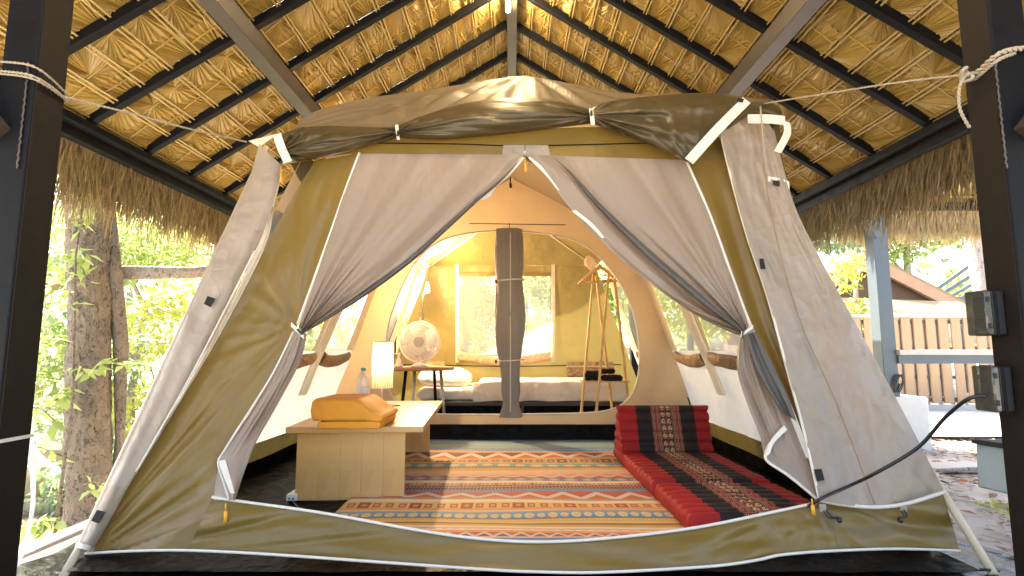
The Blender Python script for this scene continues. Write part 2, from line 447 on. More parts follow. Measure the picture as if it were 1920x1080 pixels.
m_plank = woodm('weathered_plank', (0.42, 0.36, 0.30), (0.60, 0.54, 0.47), 1, 0.7)
for i, (x0, lab) in enumerate(((-2.17, 'pale weathered plank beside the foot of the left tent pole'), (-2.30, 'outer pale plank nearest the tree trunk, edging the platform'))):
    o = MB().box((0, 0, 0), (0.10, 2.9, 0.035)).build('plank', m_plank, bevel=0.006)
    o.location = (x0, 1.62, -0.045 - i * 0.045); o.rotation_euler[2] = 0.03 - i * 0.05
    tag(o, lab, 'plank', 'weathered planks edging the platform')

# ================================================================ the thatched pavilion
ZR = 3.30 + CH; MS = 0.65            # ridge height, roof slope
def roof_z(x): return ZR - MS * abs(x)
pav = thing('thatched_pavilion', 'dark steel pavilion with palm leaf thatched roof standing over the tent', 'pavilion')
Y0, Y1 = 0.6, 8.3
XE, XP = 2.81, 1.74
MB().beam((0, Y0, ZR - 0.09), (0, Y1, ZR - 0.09), 0.10, 0.14).build('ridge_beam', m_greybeam, pav, bevel=0.004)
for s in (-1, 1):
    MB().beam((s * XP, Y0, roof_z(XP) - 0.13), (s * XP, Y1, roof_z(XP) - 0.13), 0.11, 0.13).build('purlin', m_greybeam, pav, bevel=0.004)
    mb = MB().beam((s * XE, Y0, roof_z(XE) - 0.09), (s * XE, Y1, roof_z(XE) - 0.09), 0.07, 0.10)
    mb.beam((s * (XE - 0.075), Y0, roof_z(XE) - 0.05), (s * (XE - 0.075), Y1, roof_z(XE) - 0.05), 0.07, 0.05)
    mb.build('eave_beam', m_beam, pav, bevel=0.004)
k = 0
RY = [0.63 + 0.54 * k for k in range(14)]
proto_r = {}
for Y in RY:
    for s in (-1, 1):
        if s not in proto_r:
            o = MB().beam((s * 0.05, 0, ZR - 0.075 - MS * 0.05), (s * (XE + 0.02), 0, roof_z(XE + 0.02) - 0.045), 0.05, 0.06).build('rafter', m_beam, pav, bevel=0.003)
            proto_r[s] = o; o.location.y = Y
        else:
            o = proto_r[s].copy(); COL.objects.link(o); o.location.y = Y + 0.02 * s
# posts, braces
PX, PY = 1.785, 1.88
m_browntint = plain('brown_primer_lamp_tint', (0.012, 0.0085, 0.006), 0.65, 0.0, var=0.25, scale=20, bump=0.2, Specular_IOR_Level=0.2)  # brown primer together with the tube lamps' warm light, painted into one colour
for s in (-1, 1):
    x = -1.775 if s < 0 else 1.803
    MB().box((x, PY, 1.43), (0.125, 0.13, 3.1)).build('post', m_beam, pav, bevel=0.006, seg=3)
    MB().beam((s * (PX + 0.02), PY - 0.105, 1.62), (s * 2.50, PY - 0.135, 2.44), 0.075, 0.10, (0, 1, 0)).build('brace', m_greybeam, pav, bevel=0.004)
    MB().box((x - s * 0.064, PY, 1.43), (0.006, 0.118, 3.09)).build('post_lamp_tint_plate', m_browntint, pav)  # added thin plate giving the post's inner face its lamplit brown
    MB().box((x, 7.9, 1.43), (0.125, 0.13, 3.1)).build('post', m_beam, pav, bevel=0.006)
    w = [(s * (PX - 0.05), PY - 0.07, 1.50 + i * 0.012) for i in range(0, 34)]
    MB().tube([(p[0] + 0.003 * math.sin(i * 2.6), p[1], p[2]) for i, p in enumerate(w)], 0.0035, 6).build('weld_seam', m_greybeam, pav, smooth=True)
MB().beam((-PX, PY, roof_z(PX) - 0.25), (PX, PY, roof_z(PX) - 0.25), 0.08, 0.10).build('tie_beam', m_greybeam, pav, bevel=0.004)

# palm leaf shingles: pleated fans
def fan_mesh(name, L, W, cx, cy, nray, seed, stick=True):
    r = random.Random(seed); mb = MB(); P = []
    per = 2 * (L + W)
    for i in range(nray):
        d = (i + 0.5 * (r.random() - 0.5)) / nray * per
        if d < L: p = (d, 0)
        elif d < L + W: p = (L, d - L)
        elif d < 2 * L + W: p = (L - (d - L - W), W)
        else: p = (0, W - (d - 2 * L - W))
        h = (0.0066 if i % 2 else -0.0060) * (0.8 + 0.4 * r.random())
        P.append((p[0], p[1], h))
    c = (cx * L, cy * W, 0.0)
    mid = [((p[0] * 0.5 + c[0] * 0.5) + 0.004 * r.uniform(-1, 1), (p[1] * 0.5 + c[1] * 0.5), p[2] * 0.85) for p in P]
    v = [c] + mid + P; f = []
    for i in range(nray):
        j = (i + 1) % nray; f.append((0, 1 + i, 1 + j)); f.append((1 + i, 1 + nray + i, 1 + nray + j, 1 + j))
    mb.add(v, f)
    if stick:
        mb.box((cx * L, W * 0.5, -0.010), (0.010, W * 1.0, 0.004), Matrix.Rotation(r.uniform(-0.12, 0.12), 3, 'Z'))
        mb.box((cx * L * 0.25, W * 0.5, -0.008), (0.012, W * 1.02, 0.005), Matrix.Rotation(r.uniform(-0.1, 0.1), 3, 'Z'))
    return mb
PW = 0.205; PITCHX = 0.170; PL = 0.54
fans = []
for i, (cx, cy) in enumerate(((0.62, 0.5), (0.70, 0.42), (0.58, 0.6), (0.5, 0.12), (0.66, 0.9), (0.74, 0.5), (0.55, 0.35), (0.8, 0.8))):
    mb = fan_mesh('palm_shingle', PL + 0.03, PW + 0.02, cx, cy, 66 + 4 * (i % 3), 50 + i)
    me = mb.mesh('palm_shingle'); me.materials.append(m_palm); fans.append((mb, me))
ang = math.atan(MS)
def shingle_matrix(s, xc, y0, jit):
    # local x -> world +Y, local y -> down the slope, local z -> up through the roof
    dn = Vector((s * math.cos(ang), 0, -math.sin(ang))); yv = Vector((0, 1, 0))
    tilt = 0.10 + jit[0]; nr = yv.cross(dn)
    if nr.z < 0: nr = -nr
    dn2 = (dn * math.cos(tilt) - nr * math.sin(tilt)).normalized()
    n2 = yv.cross(dn2)
    if n2.z < 0: n2 = -n2
    org = Vector((s * xc, y0, roof_z(xc) - 0.012)) + nr * 0.012 + Vector((0, jit[1], 0))
    R = Matrix((yv, dn2, n2)).transposed().to_4x4()
    return Matrix.Translation(org) @ R @ Matrix.Rotation(jit[2], 4, 'Z')
rest = MB(); cells = []
for s in (-1, 1):
    for kr in range(17):
        xc = kr * PITCHX
        for b in range(14):
            y0 = RY[0] - 0.27 + b * PL + (0.04 * ((kr * 7) % 3 - 1))
            ym = y0 + PL / 2; z = roof_z(xc) - CH
            vis = False
            x_ = (xc + 0.085) * 1.0; dep = ym * CS + z * SN
            if dep > 0.2:
                sx = 960 + s * x_ / dep * FPX; sy = 540 - (z * CS - ym * SN) / dep * FPX
                vis = -60 < sx < 1980 and -70 < sy < 560 and not (abs(sx - 960) < 350 and sy > 240)
            cells.append((vis, ym, s, kr, xc, y0))
vis = sorted([c for c in cells if c[0]], key=lambda c: c[1])
chosen = set(id(c) for c in vis[:296])
nfan = 0
for c in cells:
    _, ym, s, kr, xc, y0 = c
    jit = (random.uniform(-0.02, 0.03), random.uniform(-0.015, 0.015), random.uniform(-0.03, 0.03))
    mt = shingle_matrix(s, xc, y0, jit); mi = (kr * 3 + int(y0 * 10) + (0 if kr % 2 else 4)) % len(fans)
    if random.random() < 0.5: mt = mt @ Matrix.Translation((PL / 2, 0, 0)) @ Matrix.Diagonal((-1, 1, 1, 1)) @ Matrix.Translation((-PL / 2, 0, 0)) if False else mt
    if id(c) in chosen:
        o = link('palm_shingle', fans[mi][1], None, pav); o.matrix_world = mt; nfan += 1
    else:
        mb = fans[mi][0]; rest.add([mt @ Vector(v) for v in mb.v], mb.f)
tag(rest.build('palm_shingle_rest', m_palm, pav), kind='stuff')
# outer skin so that daylight does not leak through the gaps
m_skin = plain('packed_thatch', (0.16, 0.10, 0.045), 0.95, bump=0.6, scale=20)
for s in (-1, 1):
    MB().beam((s * 0.0, (Y0 + Y1) / 2, ZR + 0.055), (s * 3.12, (Y0 + Y1) / 2, roof_z(3.12) + 0.055), 7.9, 0.06, (0, 0, 1)).build('thatch_layer', m_skin, pav)
# battens: split bamboo pairs running the length of the roof
for s in (-1, 1):
    for kr in range(1, 19):
        xc = kr * PITCHX; r = random.Random(kr * 2 + s); mb = MB()
        for d in (0.0, 0.022):
            pts = [(s * (xc + d + 0.003 * r.uniform(-1, 1)), Y0 + t * 0.55, roof_z(xc + d) - 0.046 + 0.003 * r.uniform(-1, 1)) for t in range(15)]
            for a_, b_ in zip(pts[:-1], pts[1:]): mb.beam(a_, b_, 0.011, 0.006, (s * MS, 0, 1))
        mb.build('batten', m_batten, pav)
# hanging eave thatch
def fringe(name, mat, parent, base, along, down, out, rows, per_m, length, blade=0.45, wid=0.012, seed=3, lean=0.0):
    """base: start point; along: vector of the eave; down/out: unit vectors"""
    r = np.random.default_rng(seed); L = Vector(along).length; al = np.array(Vector(along).normalized()); n = int(L * per_m)
    base = np.array(base); dn = np.array(down); ou = np.array(out); V = []; Fs = []; k = 0
    for row in range(rows):
        for i in range(n):
            clump = 0.5 + 0.7 * noise.noise(Vector((i / per_m * 3.5, row * 0.6, seed))) + 0.4 * noise.noise(Vector((i / per_m * 14.0, row * 2.1, seed)))
            p = base + al * ((i + r.random()) / n * L) + ou * (row / max(rows - 1, 1) * length)
            l = blade * (0.45 + 0.5 * r.random() + 0.45 * clump + (0.5 if r.random() < 0.06 else 0)) * (0.70 + 0.45 * row / max(rows - 1, 1))
            sw = r.normal(lean, 0.17); w_ = wid * (0.5 + r.random())
            o0 = 0.80 + 0.25 * r.normal(); sd = al * sw
            nseg = 4; cur = p.copy(); pts = [cur.copy()]
            for q in range(nseg):
                t = q / (nseg - 1); d = ou * o0 * (1 - 0.85 * t) + dn * (0.36 + 0.9 * t) + sd * (1 + t)
                d = d / np.linalg.norm(d); cur = cur + d * l / nseg; pts.append(cur.copy())
            for q, pt in enumerate(pts):
                ww = w_ * (1 - 0.9 * (q / nseg) ** 1.5) / 2
                V.append(tuple(pt - al * ww)); V.append(tuple(pt + al * ww))
            for q in range(nseg): a = k + 2 * q; Fs.append((a, a + 1, a + 3, a + 2))
            k += 2 * (nseg + 1)
    me = bpy.data.meshes.new(name); me.from_pydata(V, [], Fs)
    o = link(name, me, mat, parent); tag(o, kind='stuff'); return o
for s in (-1, 1):
    x0 = 2.78
    fringe('eave_thatch', m_straw, pav, (s * x0, Y0, roof_z(x0) + 0.0), (0, Y1 - Y0, 0), (0, 0, -1), (s, 0, -0.60), 12, 95, 0.24, 0.36, 0.022, 3 + s, 0.38 if s > 0 else 0.12)
    # a few fan-shaped leaf ends showing under the eave
    for Y in np.arange(2.6, 6.4, 0.62):
        o = link('palm_shingle_end', fans[3][1], None, pav)
        o.matrix_world = shingle_matrix(s, 2.80, Y, (0.06, 0, 0.1 * s))

# warm tube lamps under the ridge
m_tube = Mat('warm_tube_light'); e = m_tube.node('ShaderNodeEmission'); e.inputs[0].default_value = (1.0, 0.76, 0.42, 1); e.inputs[1].default_value = 62.0
m_tube = m_tube.done(e.outputs[0])
m_tube2 = Mat('warm_tube_light_front'); e = m_tube2.node('ShaderNodeEmission'); e.inputs[0].default_value = (1.0, 0.76, 0.42, 1); e.inputs[1].default_value = 80.0; m_tube2 = m_tube2.done(e.outputs[0])
def tube_lamp(y0, y1, lab, mt=None):
    t = thing('tube_lamp', lab, 'lamp', (-0.035, y0, ZR - 0.16), group='warm tube lamps under the ridge beam')
    MB().box((0, (y1 - y0) / 2, -0.010), (0.05, y1 - y0 + 0.06, 0.022)).build('housing', m_white, t, bevel=0.004)
    MB().tube([(0, 0.02, -0.040), (0, y1 - y0 - 0.02, -0.040)], 0.013, 10).build('tube', mt or m_tube, t, smooth=True)
tube_lamp(3.55, 4.62, 'lit warm tube lamp under the ridge beam above the tent peak')
tube_lamp(0.85, 1.95, 'lit warm tube lamp under the ridge beam in front of the tent', m_tube2)

# ================================================================ neighbour pavilion on the right
nb = thing('neighbour_pavilion', 'open shelter with straw eave and steel post beyond the right tent wall', 'shelter', (0, 0, 0))
YN = 5.6
pc = at_y(1676, 750, YN); m_bluegrey = plain('blue_grey_painted_steel', (0.09, 0.11, 0.13), 0.4, 0.2, bump=0.1)
zb = pc.z; zt = at_y(1660, 385, YN).z + 0.25
MB().box((pc.x, YN + 0.08, (zb + zt) / 2), (0.15, 0.15, zt - zb)).build('post', m_bluegrey, nb, bevel=0.005)
MB().box((pc.x + 0.1, YN + 0.1, (zb - 0.35) / 2 + 0.0), (0.40, 0.36, zb + 0.42)).build('plinth', plain('whitewashed_concrete', (0.62, 0.60, 0.56), 0.8, bump=0.2), nb, bevel=0.02)
p1 = at_y(1640, 415, YN); MB().beam((p1.x - 0.25, YN, p1.z + 0.25), (pc.x - 0.03, YN + 0.02, p1.z - 0.17), 0.07, 0.09, (0, 1, 0)).build('brace', m_bluegrey, nb, bevel=0.004)
rt = at_y(1690, 655, YN); rb = at_y(1690, 680, YN)
MB().box((rt.x + 1.2, YN, (rt.z * 1.4 + rb.z * 0.6) / 2 + 0.01), (2.5, 0.09, 0.055)).build('rail', plain('pale_sill', (0.50, 0.46, 0.42), 0.5), nb, bevel=0.004)
MB().box((rt.x + 1.2, YN + 0.01, rb.z + 0.035), (2.5, 0.06, 0.09)).build('rail', m_bluegrey, nb, bevel=0.004)
eb = at_y(1770, 387, YN)
MB().box((eb.x + 0.2, YN, eb.z), (2.4, 0.08, 0.075)).build('eave_beam', m_beam, nb, bevel=0.004)
for q in (1712, 1822):
    p = at_y(q, 384, YN); MB().beam((p.x, YN + 0.02, p.z + 0.03), (p.x, YN - 1.6, p.z + 0.97), 0.05, 0.06).build('rafter', m_beam, nb)
fringe('eave_thatch', m_straw2, nb, (eb.x - 1.0, YN + 0.04, eb.z + 0.0), (2.6, 0, 0), (0, 0, -1), (0, 1, -0.55), 6, 170, 0.16, 0.28, 0.016, 11)
MB().beam((eb.x + 0.25, YN + 0.30, eb.z - 0.07), (eb.x + 0.25, YN - 1.6, eb.z + 1.06), 2.5, 0.05, (0, 0, 1)).build('thatch_layer', m_palm, nb)
for k in range(9):
    y_ = YN - 0.06 - k * 0.17; z_ = eb.z + 0.07 + (0.06 + k * 0.17) * 0.594
    MB().beam((eb.x - 0.95, y_, z_ - 0.02), (eb.x + 1.45, y_, z_ - 0.02), 0.016, 0.012).build('batten', m_batten, nb)
MB().tube([Vector((pc.x + 0.05 + 0.05 * math.cos(t), YN - 0.02, zb + 0.17 + 0.09 * math.sin(t * 1.07))) for t in np.arange(0, 18, 0.4)], 0.006, 6).build('cable_coil', m_black, nb, smooth=True)

# ================================================================ fence, house and frame behind
YF = 9.6
fen = thing('board_fence', 'tall brown fence of upright boards with grey gaps across the yard', 'fence', (0, YF, 0))
x0 = at_y(1400, 680, YF).x; x1 = at_y(1960, 680, YF).x; zt = at_y(1750, 596, YF).z; zb = at_y(1750, 756, YF).z
bw = 0.158; pit = 0.222
bm = MB().box((0, 0, 0), (bw, 0.03, zt - zb)).mesh('board'); bm.materials.append(m_fence)
n = int((x1 - x0) / pit)
for i in range(n):
    o = link('board', bm, None, fen); o.location = (x0 + i * pit + random.uniform(-0.006, 0.006), 0, (zt + zb) / 2 + random.uniform(-0.008, 0.008))
    o.rotation_euler[1] = random.uniform(-0.004, 0.004)
m_backb = plain('grey_back_board', (0.42, 0.40, 0.40), 0.7, bump=0.1)
bm2 = MB().box((0, 0, 0), (0.088, 0.012, zt - zb)).mesh('back_board'); bm2.materials.append(m_backb)
for i in range(n):
    o = link('back_board', bm2, None, fen); o.location = (x0 + (i + 0.5) * pit, 0.072, (zt + zb) / 2 - 0.02)
for z in (zt - 0.07, zt * 0.63 + zb * 0.37, zt * 0.3 + zb * 0.7, zb + 0.06):
    MB().box(((x0 + x1) / 2, 0.045, z), (x1 - x0, 0.045, 0.07)).build('rail', m_fencegrey, fen)
MB().box(((x0 + x1) / 2, 0.0, zt + 0.035), (x1 - x0, 0.14, 0.05)).build('cap', plain('pale_cap', (0.55, 0.48, 0.42), 0.6), fen)
MB().box(((x0 + x1) / 2, 0.0, zb - 0.12), (x1 - x0, 0.2, 0.2)).build('footing', m_conc, fen)

YH = 13.0
hs = thing('thatched_house', 'brown gabled house with straw roof rising behind the fence', 'house', (0, 0, 0))
ap = at_y(1630, 490, YH); el = at_y(1455, 600, YH); er = at_y(1815, 585, YH)
MB().beam(ap, er, 0.10, 0.26, (0, 0, 1)).build('fascia_board', m_fascia, hs)
MB().beam(ap, (2 * ap.x - er.x, YH, er.z), 0.10, 0.26, (0, 0, 1)).build('fascia_board', m_fascia, hs)
for s, e in ((1, er), (-1, Vector((2 * ap.x - er.x, YH, er.z)))):
    a = ap + Vector((0, 0, 0.12)); b = e + Vector((0, 0, 0.12)); D = Vector((0, 5, 0))
    MB().add([a, b, b + D, a + D, a + Vector((0, 0, .12)), b + Vector((0, 0, .12)), b + D + Vector((0, 0, .12)), a + D + Vector((0, 0, .12))],
             [(0, 1, 2, 3), (4, 7, 6, 5), (0, 4, 5, 1), (1, 5, 6, 2), (2, 6, 7, 3), (3, 7, 4, 0)]).build('roof', m_straw2, hs)
MB().box((ap.x, YH + 2.5, (er.z - 0.9) / 2 + 0.0), (3.6, 4.6, er.z + 0.9)).build('wall', plain('dark_timber_wall', (0.10, 0.065, 0.04), 0.8), hs)
MB().add([(ap.x - 2.2, YH + 0.25, er.z), (ap.x + 2.2, YH + 0.25, er.z), (ap.x, YH + 0.25, ap.z - 0.05)], [(0, 1, 2)]).build('gable', plain('dark_gable', (0.10, 0.065, 0.04), 0.8), hs)
# lean-to straw roof in front
a = at_y(1440, 553, YH - 0.6); b = at_y(1800, 566, YH - 0.6); c_ = at_y(1440, 596, YH - 1.6); d = at_y(1860, 596, YH - 1.6)
MB().add([a, b, d, c_, *(Vector(q) + Vector((0, 0.05, -0.12)) for q in (a, b, d, c_))], [(0, 1, 2, 3), (4, 7, 6, 5), (0, 4, 5, 1), (1, 5, 6, 2), (2, 6, 7, 3), (3, 7, 4, 0)]).build('lean_to_roof', m_straw2, hs)
MB().tube([at_y(1606, 596, YH - 1), at_y(1604, 520, YH - 0.8)], 0.05, 8).build('stove_pipe', m_fascia, hs, smooth=True)

YS = 15.0
m_framegrey = plain('grey_frame_steel', (0.09, 0.11, 0.13), 0.5)
fr = thing('steel_roof_frame', 'bare steel roof frame under construction behind the fence at far right', 'steel frame', (0, 0, 0))
for i in range(6):
    a = at_y(1748 + i * 17, 548 + i * 4, YS + i * 0.8); b = at_y(1822 + i * 18, 495 + i * 9, YS + i * 0.8)
    MB().beam(a, b, 0.07, 0.09).build('rafter', m_framegrey, fr)
a = at_y(1770, 563, YS); b = at_y(1860, 556, YS); MB().beam(a, b, 0.1, 0.12).build('beam', m_framegrey, fr)
for q in (1782, 1800, 1838):
    a = at_y(q, 560, YS); MB().beam(a, (a.x, a.y, gz(a.x, a.y)), 0.09, 0.09, (0, 1, 0)).build('post', m_framegrey, fr)

# ================================================================ trees and bushes
def leaf_mass(name, mat, parent, centers, n, size, seed, drop=0.35):
    """n leaves in clumps; centers = [(x,y,z,rx,ry,rz,weight)]"""
    r = np.random.default_rng(seed); W = np.array([c[6] for c in centers], float); W /= W.sum()
    idx = r.choice(len(centers), n, p=W); C = np.array([c[:3] for c in centers])[idx]; R = np.array([c[3:6] for c in centers])[idx]
    d = r.normal(size=(n, 3)); d /= np.linalg.norm(d, axis=1)[:, None]
    rad = 0.45 + 0.6 * r.random((n, 1)) ** 0.7
    P = C + d * R * rad
    a = r.random(n) * 2 * PI; el = r.normal(-0.35, 0.45, n)
    dirv = np.stack([np.cos(a) * np.cos(el), np.sin(a) * np.cos(el), np.sin(el)], 1)
    up = r.normal(size=(n, 3)) * 0.5 + np.array([0, 0, 1.0]); sd = np.cross(dirv, up); sd /= np.linalg.norm(sd, axis=1)[:, None]
    nr = np.cross(sd, dirv)
    l = size * (0.6 + 0.8 * r.random((n, 1))); w_ = l * 0.24
    V = np.stack([P, P + dirv * l * 0.4 + sd * w_ + nr * l * 0.06, P + dirv * l - nr * l * 0.12, P + dirv * l * 0.4 - sd * w_ + nr * l * 0.06], 1).reshape(-1, 3)
    me = bpy.data.meshes.new(name); me.vertices.add(4 * n); me.vertices.foreach_set('co', V.ravel().astype(np.float32))
    me.loops.add(4 * n); me.loops.foreach_set('vertex_index', np.arange(4 * n, dtype=np.int32))
    me.polygons.add(n); me.polygons.foreach_set('loop_start', np.arange(0, 4 * n, 4, dtype=np.int32))
    me.polygons.foreach_set('loop_total', np.full(n, 4, np.int32)); me.update(); me.validate()
    return link(name, me, mat, parent)
def clumps(c, R, n, cr, seed, flat=0.7):
    r = random.Random(seed); out = []
    for i in range(n):
        while True:
            p = Vector((r.uniform(-1, 1), r.uniform(-1, 1), r.uniform(-1, 1)))
            if p.length < 1: break
        q = cr * r.uniform(0.6, 1.4)
        out.append((c[0] + p.x * R[0], c[1] + p.y * R[1], c[2] + p.z * R[2], q, q, q * flat, q * q))
    return out
def branchy(parent, base, top, r0, r1, crown, mat, seed, nl=6, wob=0.15):
    r = random.Random(seed); base = Vector(base); top = Vector(top); mb = MB(); n = 9
    pts = [base.lerp(top, i / n) + Vector((r.uniform(-1, 1), r.uniform(-1, 1), 0)) * wob * (i / n) for i in range(n + 1)]
    mb.tube(pts, [lerp(r0, r1, i / n) * (1.25 if i == 0 else 1) for i in range(n + 1)], 12)
    for i in range(nl):
        t = r.uniform(0.35, 1.0); s = pts[int(t * n)]; e = Vector(r.choice(crown)[:3])
        m = s.lerp(e, 0.5) + Vector((0, 0, 0.2)); mb.tube([s, s.lerp(m, .5) + Vector((0, 0, .05)), m, e], [r1 * 0.7, r1 * 0.5, r1 * 0.35, r1 * 0.12], 6)
    return mb.build('trunk', mat, parent, smooth=True)
def tree(label, x, y, h, cr, R, n, size, lm, tm=None, r0=0.12, seed=1, z0=None, nc=14, cz=0.68, group='trees around the pavilion', nm='tree'):
    g = gz(x, y) if z0 is None else z0
    t = thing(nm, label, 'tree', (0, 0, 0), group=group)
    cc = clumps((x, y, g + h * cz), R, nc, cr, seed)
    branchy(t, (x, y, g - 0.1), (x + random.uniform(-.2, .2), y, g + h * 0.75), r0, r0 * 0.35, cc, tm or m_bark2, seed)
    leaf_mass('crown', lm, t, cc, n, size, seed)
    return t

# the big trunk by the left post
tb = at_y(160, 1048, 4.55)
tk = thing('tree', 'thick rough barked tree trunk rising beside the left pavilion post', 'tree', (0, 0, 0))
def trunkf(u, v):
    a = u * 2 * PI; z = lerp(-1.2, 4.4, v); k = sstep(-0.3, -1.1, z)
    c = Vector((tb.x - 0.03 - 0.085 * (z + 0.84) + 0.05 * noise.noise(Vector((0, 0, z * 0.9))), 4.62, z))
    r = (0.155 + 0.04 * k + 0.01 * sstep(1.0, 2.4, z)) * (1 + 0.12 * noise.noise(Vector((math.cos(a) * 1.3, math.sin(a) * 1.3, z * 1.5))) + 0.10 * noise.noise(Vector((math.cos(a) * 4, math.sin(a) * 4, z * 5))) + 0.06 * noise.noise(Vector((math.cos(a) * 9, math.sin(a) * 9, z * 16))))
    return (c.x + r * math.cos(a), c.y + r * math.sin(a), z)
grid_mb(trunkf, 64, 220).build('trunk', m_bark, tk, smooth=True)
mb = MB()
mb.tube([(tb.x + .02, 4.78, -0.4), (tb.x + 0.05, 4.76, 0.1), (tb.x + 0.0, 4.75, 0.9), (tb.x - 0.06, 4.68, 1.6), (tb.x - 0.25, 4.72, 2.6)], [0.03, 0.035, 0.06, 0.05, 0.03], 10)
mb.build('branch', m_bark, tk, smooth=True)
mb = MB(); mb.tube([(tb.x - .2, 4.7, 1.55), (tb.x + 0.3, 5.2, 1.62), (tb.x + 0.9, 6.0, 1.85), (tb.x + 2.0, 7.4, 2.45)], [0.07, 0.06, 0.05, 0.03], 10); mb.build('branch', m_bark2, tk, smooth=True)
cc = clumps((tb.x, 4.9, 4.3), (1.6, 1.5, 0.9), 14, 0.5, 5); leaf_mass('crown', m_leafB, tk, cc, 2500, 0.12, 9)

# leafy sprays around the trunk, in front of and beside it
sp = thing('sapling', 'thin sapling with broad green leaves in front of the thick trunk', 'sapling', (0, 0, 0))
r = random.Random(4); mb = MB(); sprays = []
bx, by = tb.x + 0.05, 4.15
for i in range(15):
    z = -0.4 + 0.22 * i; a = r.uniform(-PI, PI)
    s = Vector((bx + 0.1 * math.sin(i), by, z)); e = s + Vector((math.cos(a) * 0.5, math.sin(a) * 0.15, r.uniform(0.0, 0.25)))
    mb.tube([s, s.lerp(e, .5) + Vector((0, 0, .05)), e], [0.006, 0.004, 0.002], 5)
    for q in range(7):
        p = s.lerp(e, 0.25 + q * 0.16); sprays.append((p.x, p.y, p.z, 0.07, 0.05, 0.05, 1))
mb.tube([(bx, by, gz(bx, by)), (bx + .05, by, 0.5), (bx - .03, by, 1.6), (bx + .04, by, 2.9)], [0.013, 0.011, 0.008, 0.004], 6)
mb.build('stem', m_bark, sp, smooth=True)
leaf_mass('leaves', m_leafA, sp, sprays, 360, 0.11, 21)
sp = thing('sapling', 'slender sapling with pale leaves between the left post and the thick trunk', 'sapling', (0, 0, 0))
mb = MB(); sprays = []; bx, by = tb.x - 0.38, 4.9
for i in range(14):
    z = -0.6 + 0.25 * i; a = r.uniform(-PI, PI)
    s = Vector((bx, by, z)); e = s + Vector((math.cos(a) * 0.5, math.sin(a) * 0.3, r.uniform(0.0, 0.2)))
    mb.tube([s, e], [0.005, 0.002], 5)
    for q in range(5): p = s.lerp(e, 0.3 + q * 0.17); sprays.append((p.x, p.y, p.z, 0.1, 0.1, 0.06, 1))
mb.tube([(bx, by, gz(bx, by)), (bx, by, 1.2), (bx + .05, by, 3.0)], [0.014, 0.010, 0.005], 6); mb.build('stem', m_bark, sp, smooth=True)
leaf_mass('leaves', m_leafD, sp, sprays, 600, 0.11, 22)

# left and back greenery
SPEC = [
 ('bright yellow green bushy tree just beyond the left tent pole', -4.3, 8.0, 4.2, 0.55, (1.3, 1.2, 1.7), 7000, 0.11, m_leafC, 0.06, 0.45),
 ('light green leafy tree directly behind the thick trunk', -6.2, 8.8, 5.2, 0.6, (1.6, 1.2, 2.1), 8000, 0.12, m_leafA, 0.09, 0.5),
 ('blue green bushy tree at the left edge behind the post', -8.8, 9.5, 5.0, 0.7, (1.8, 1.3, 2.2), 8000, 0.13, m_leafD, 0.1, 0.5),
 ('mid green tree farther back between trunk and tent', -4.8, 12.5, 7.0, 0.8, (2.2, 1.5, 2.8), 8500, 0.16, m_leafA, 0.13, 0.5),
 ('pale green tall tree far behind the left huts', -11.0, 15.0, 8.5, 1.0, (3.0, 2.0, 3.6), 9000, 0.2, m_leafA, 0.18, 0.55),
 ('yellow green tree seen through the left half of the back window', -0.9, 11.0, 4.2, 0.6, (1.3, 1.0, 1.8), 6500, 0.13, m_leafC, 0.09, 0.5),
 ('mid green tree seen through the right half of the back window', 1.2, 11.8, 4.6, 0.6, (1.4, 1.0, 2.0), 6500, 0.13, m_leafA, 0.09, 0.5),
 ('broad green tree far behind the tent', 0.3, 17.0, 8.5, 1.1, (4.2, 2.0, 3.6), 6500, 0.20, m_leafA, 0.2, 0.5),
 ('yellow green young tree in front of the gabled house', 6.1, 10.4, 2.9, 0.30, (1.1, 0.5, 0.9), 1000, 0.14, m_leafC, 0.04, 0.72),
 ('pale leafy tree behind the gabled house', 9.5, 19.0, 9.0, 1.2, (3.4, 2.0, 3.6), 9000, 0.24, m_leafD, 0.2, 0.55),
 ('light green tall tree behind the bare steel frame', 15.5, 20.5, 10.0, 1.3, (3.6, 2.0, 4.0), 9000, 0.25, m_leafA, 0.2, 0.55),
 ('light green tree beyond the fence near the tent wall', 4.8, 14.5, 6.0, 0.8, (2.0, 1.5, 2.2), 6500, 0.17, m_leafC, 0.12, 0.6),
 ('low green bush on the slope below the thick trunk', -5.2, 7.6, 1.5, 0.35, (1.1, 0.8, 0.4), 3500, 0.09, m_leafD, 0.03, 0.4),
]
for i, (lab, x, y, h, cr, R, n, sz, lm, r0, cz) in enumerate(SPEC):
    tree(lab, x, y, h, cr, R, n, sz, lm, r0=r0, seed=30 + i, cz=cz)
# pale trunk beside the right post
p = at_y(1866, 700, 11.5)
pt = thing('tree', 'pale mottled tree trunk beside the right pavilion post', 'tree', (0, 0, 0))
MB().tube([(p.x - .02, p.y, gz(p.x, p.y)), (p.x, p.y, 1.6), (p.x - 0.12, p.y, 3.2), (p.x - .2, p.y, 6.2)], [0.24, 0.21, 0.2, 0.16], 16).build('trunk', m_bark2, pt, smooth=True)
leaf_mass('crown', m_leafA, pt, clumps((p.x, p.y, 6.8), (1.8, 1.5, 1.2), 12, 0.7, 8), 3500, 0.18, 12)
# distant woodland all round
cc = []
r = random.Random(12)
for i in range(110):
    a = 2 * PI * i / 110; d = r.uniform(27, 36)
    cc.append((math.sin(a) * d, math.cos(a) * d, r.uniform(-1, 5.0), 2.6, 2.6, 2.2, 1))
tag(leaf_mass('distant_woodland', m_leafA, None, cc, 15000, 0.6, 77), 'distant ring of pale green woodland', 'woodland', kind='stuff')

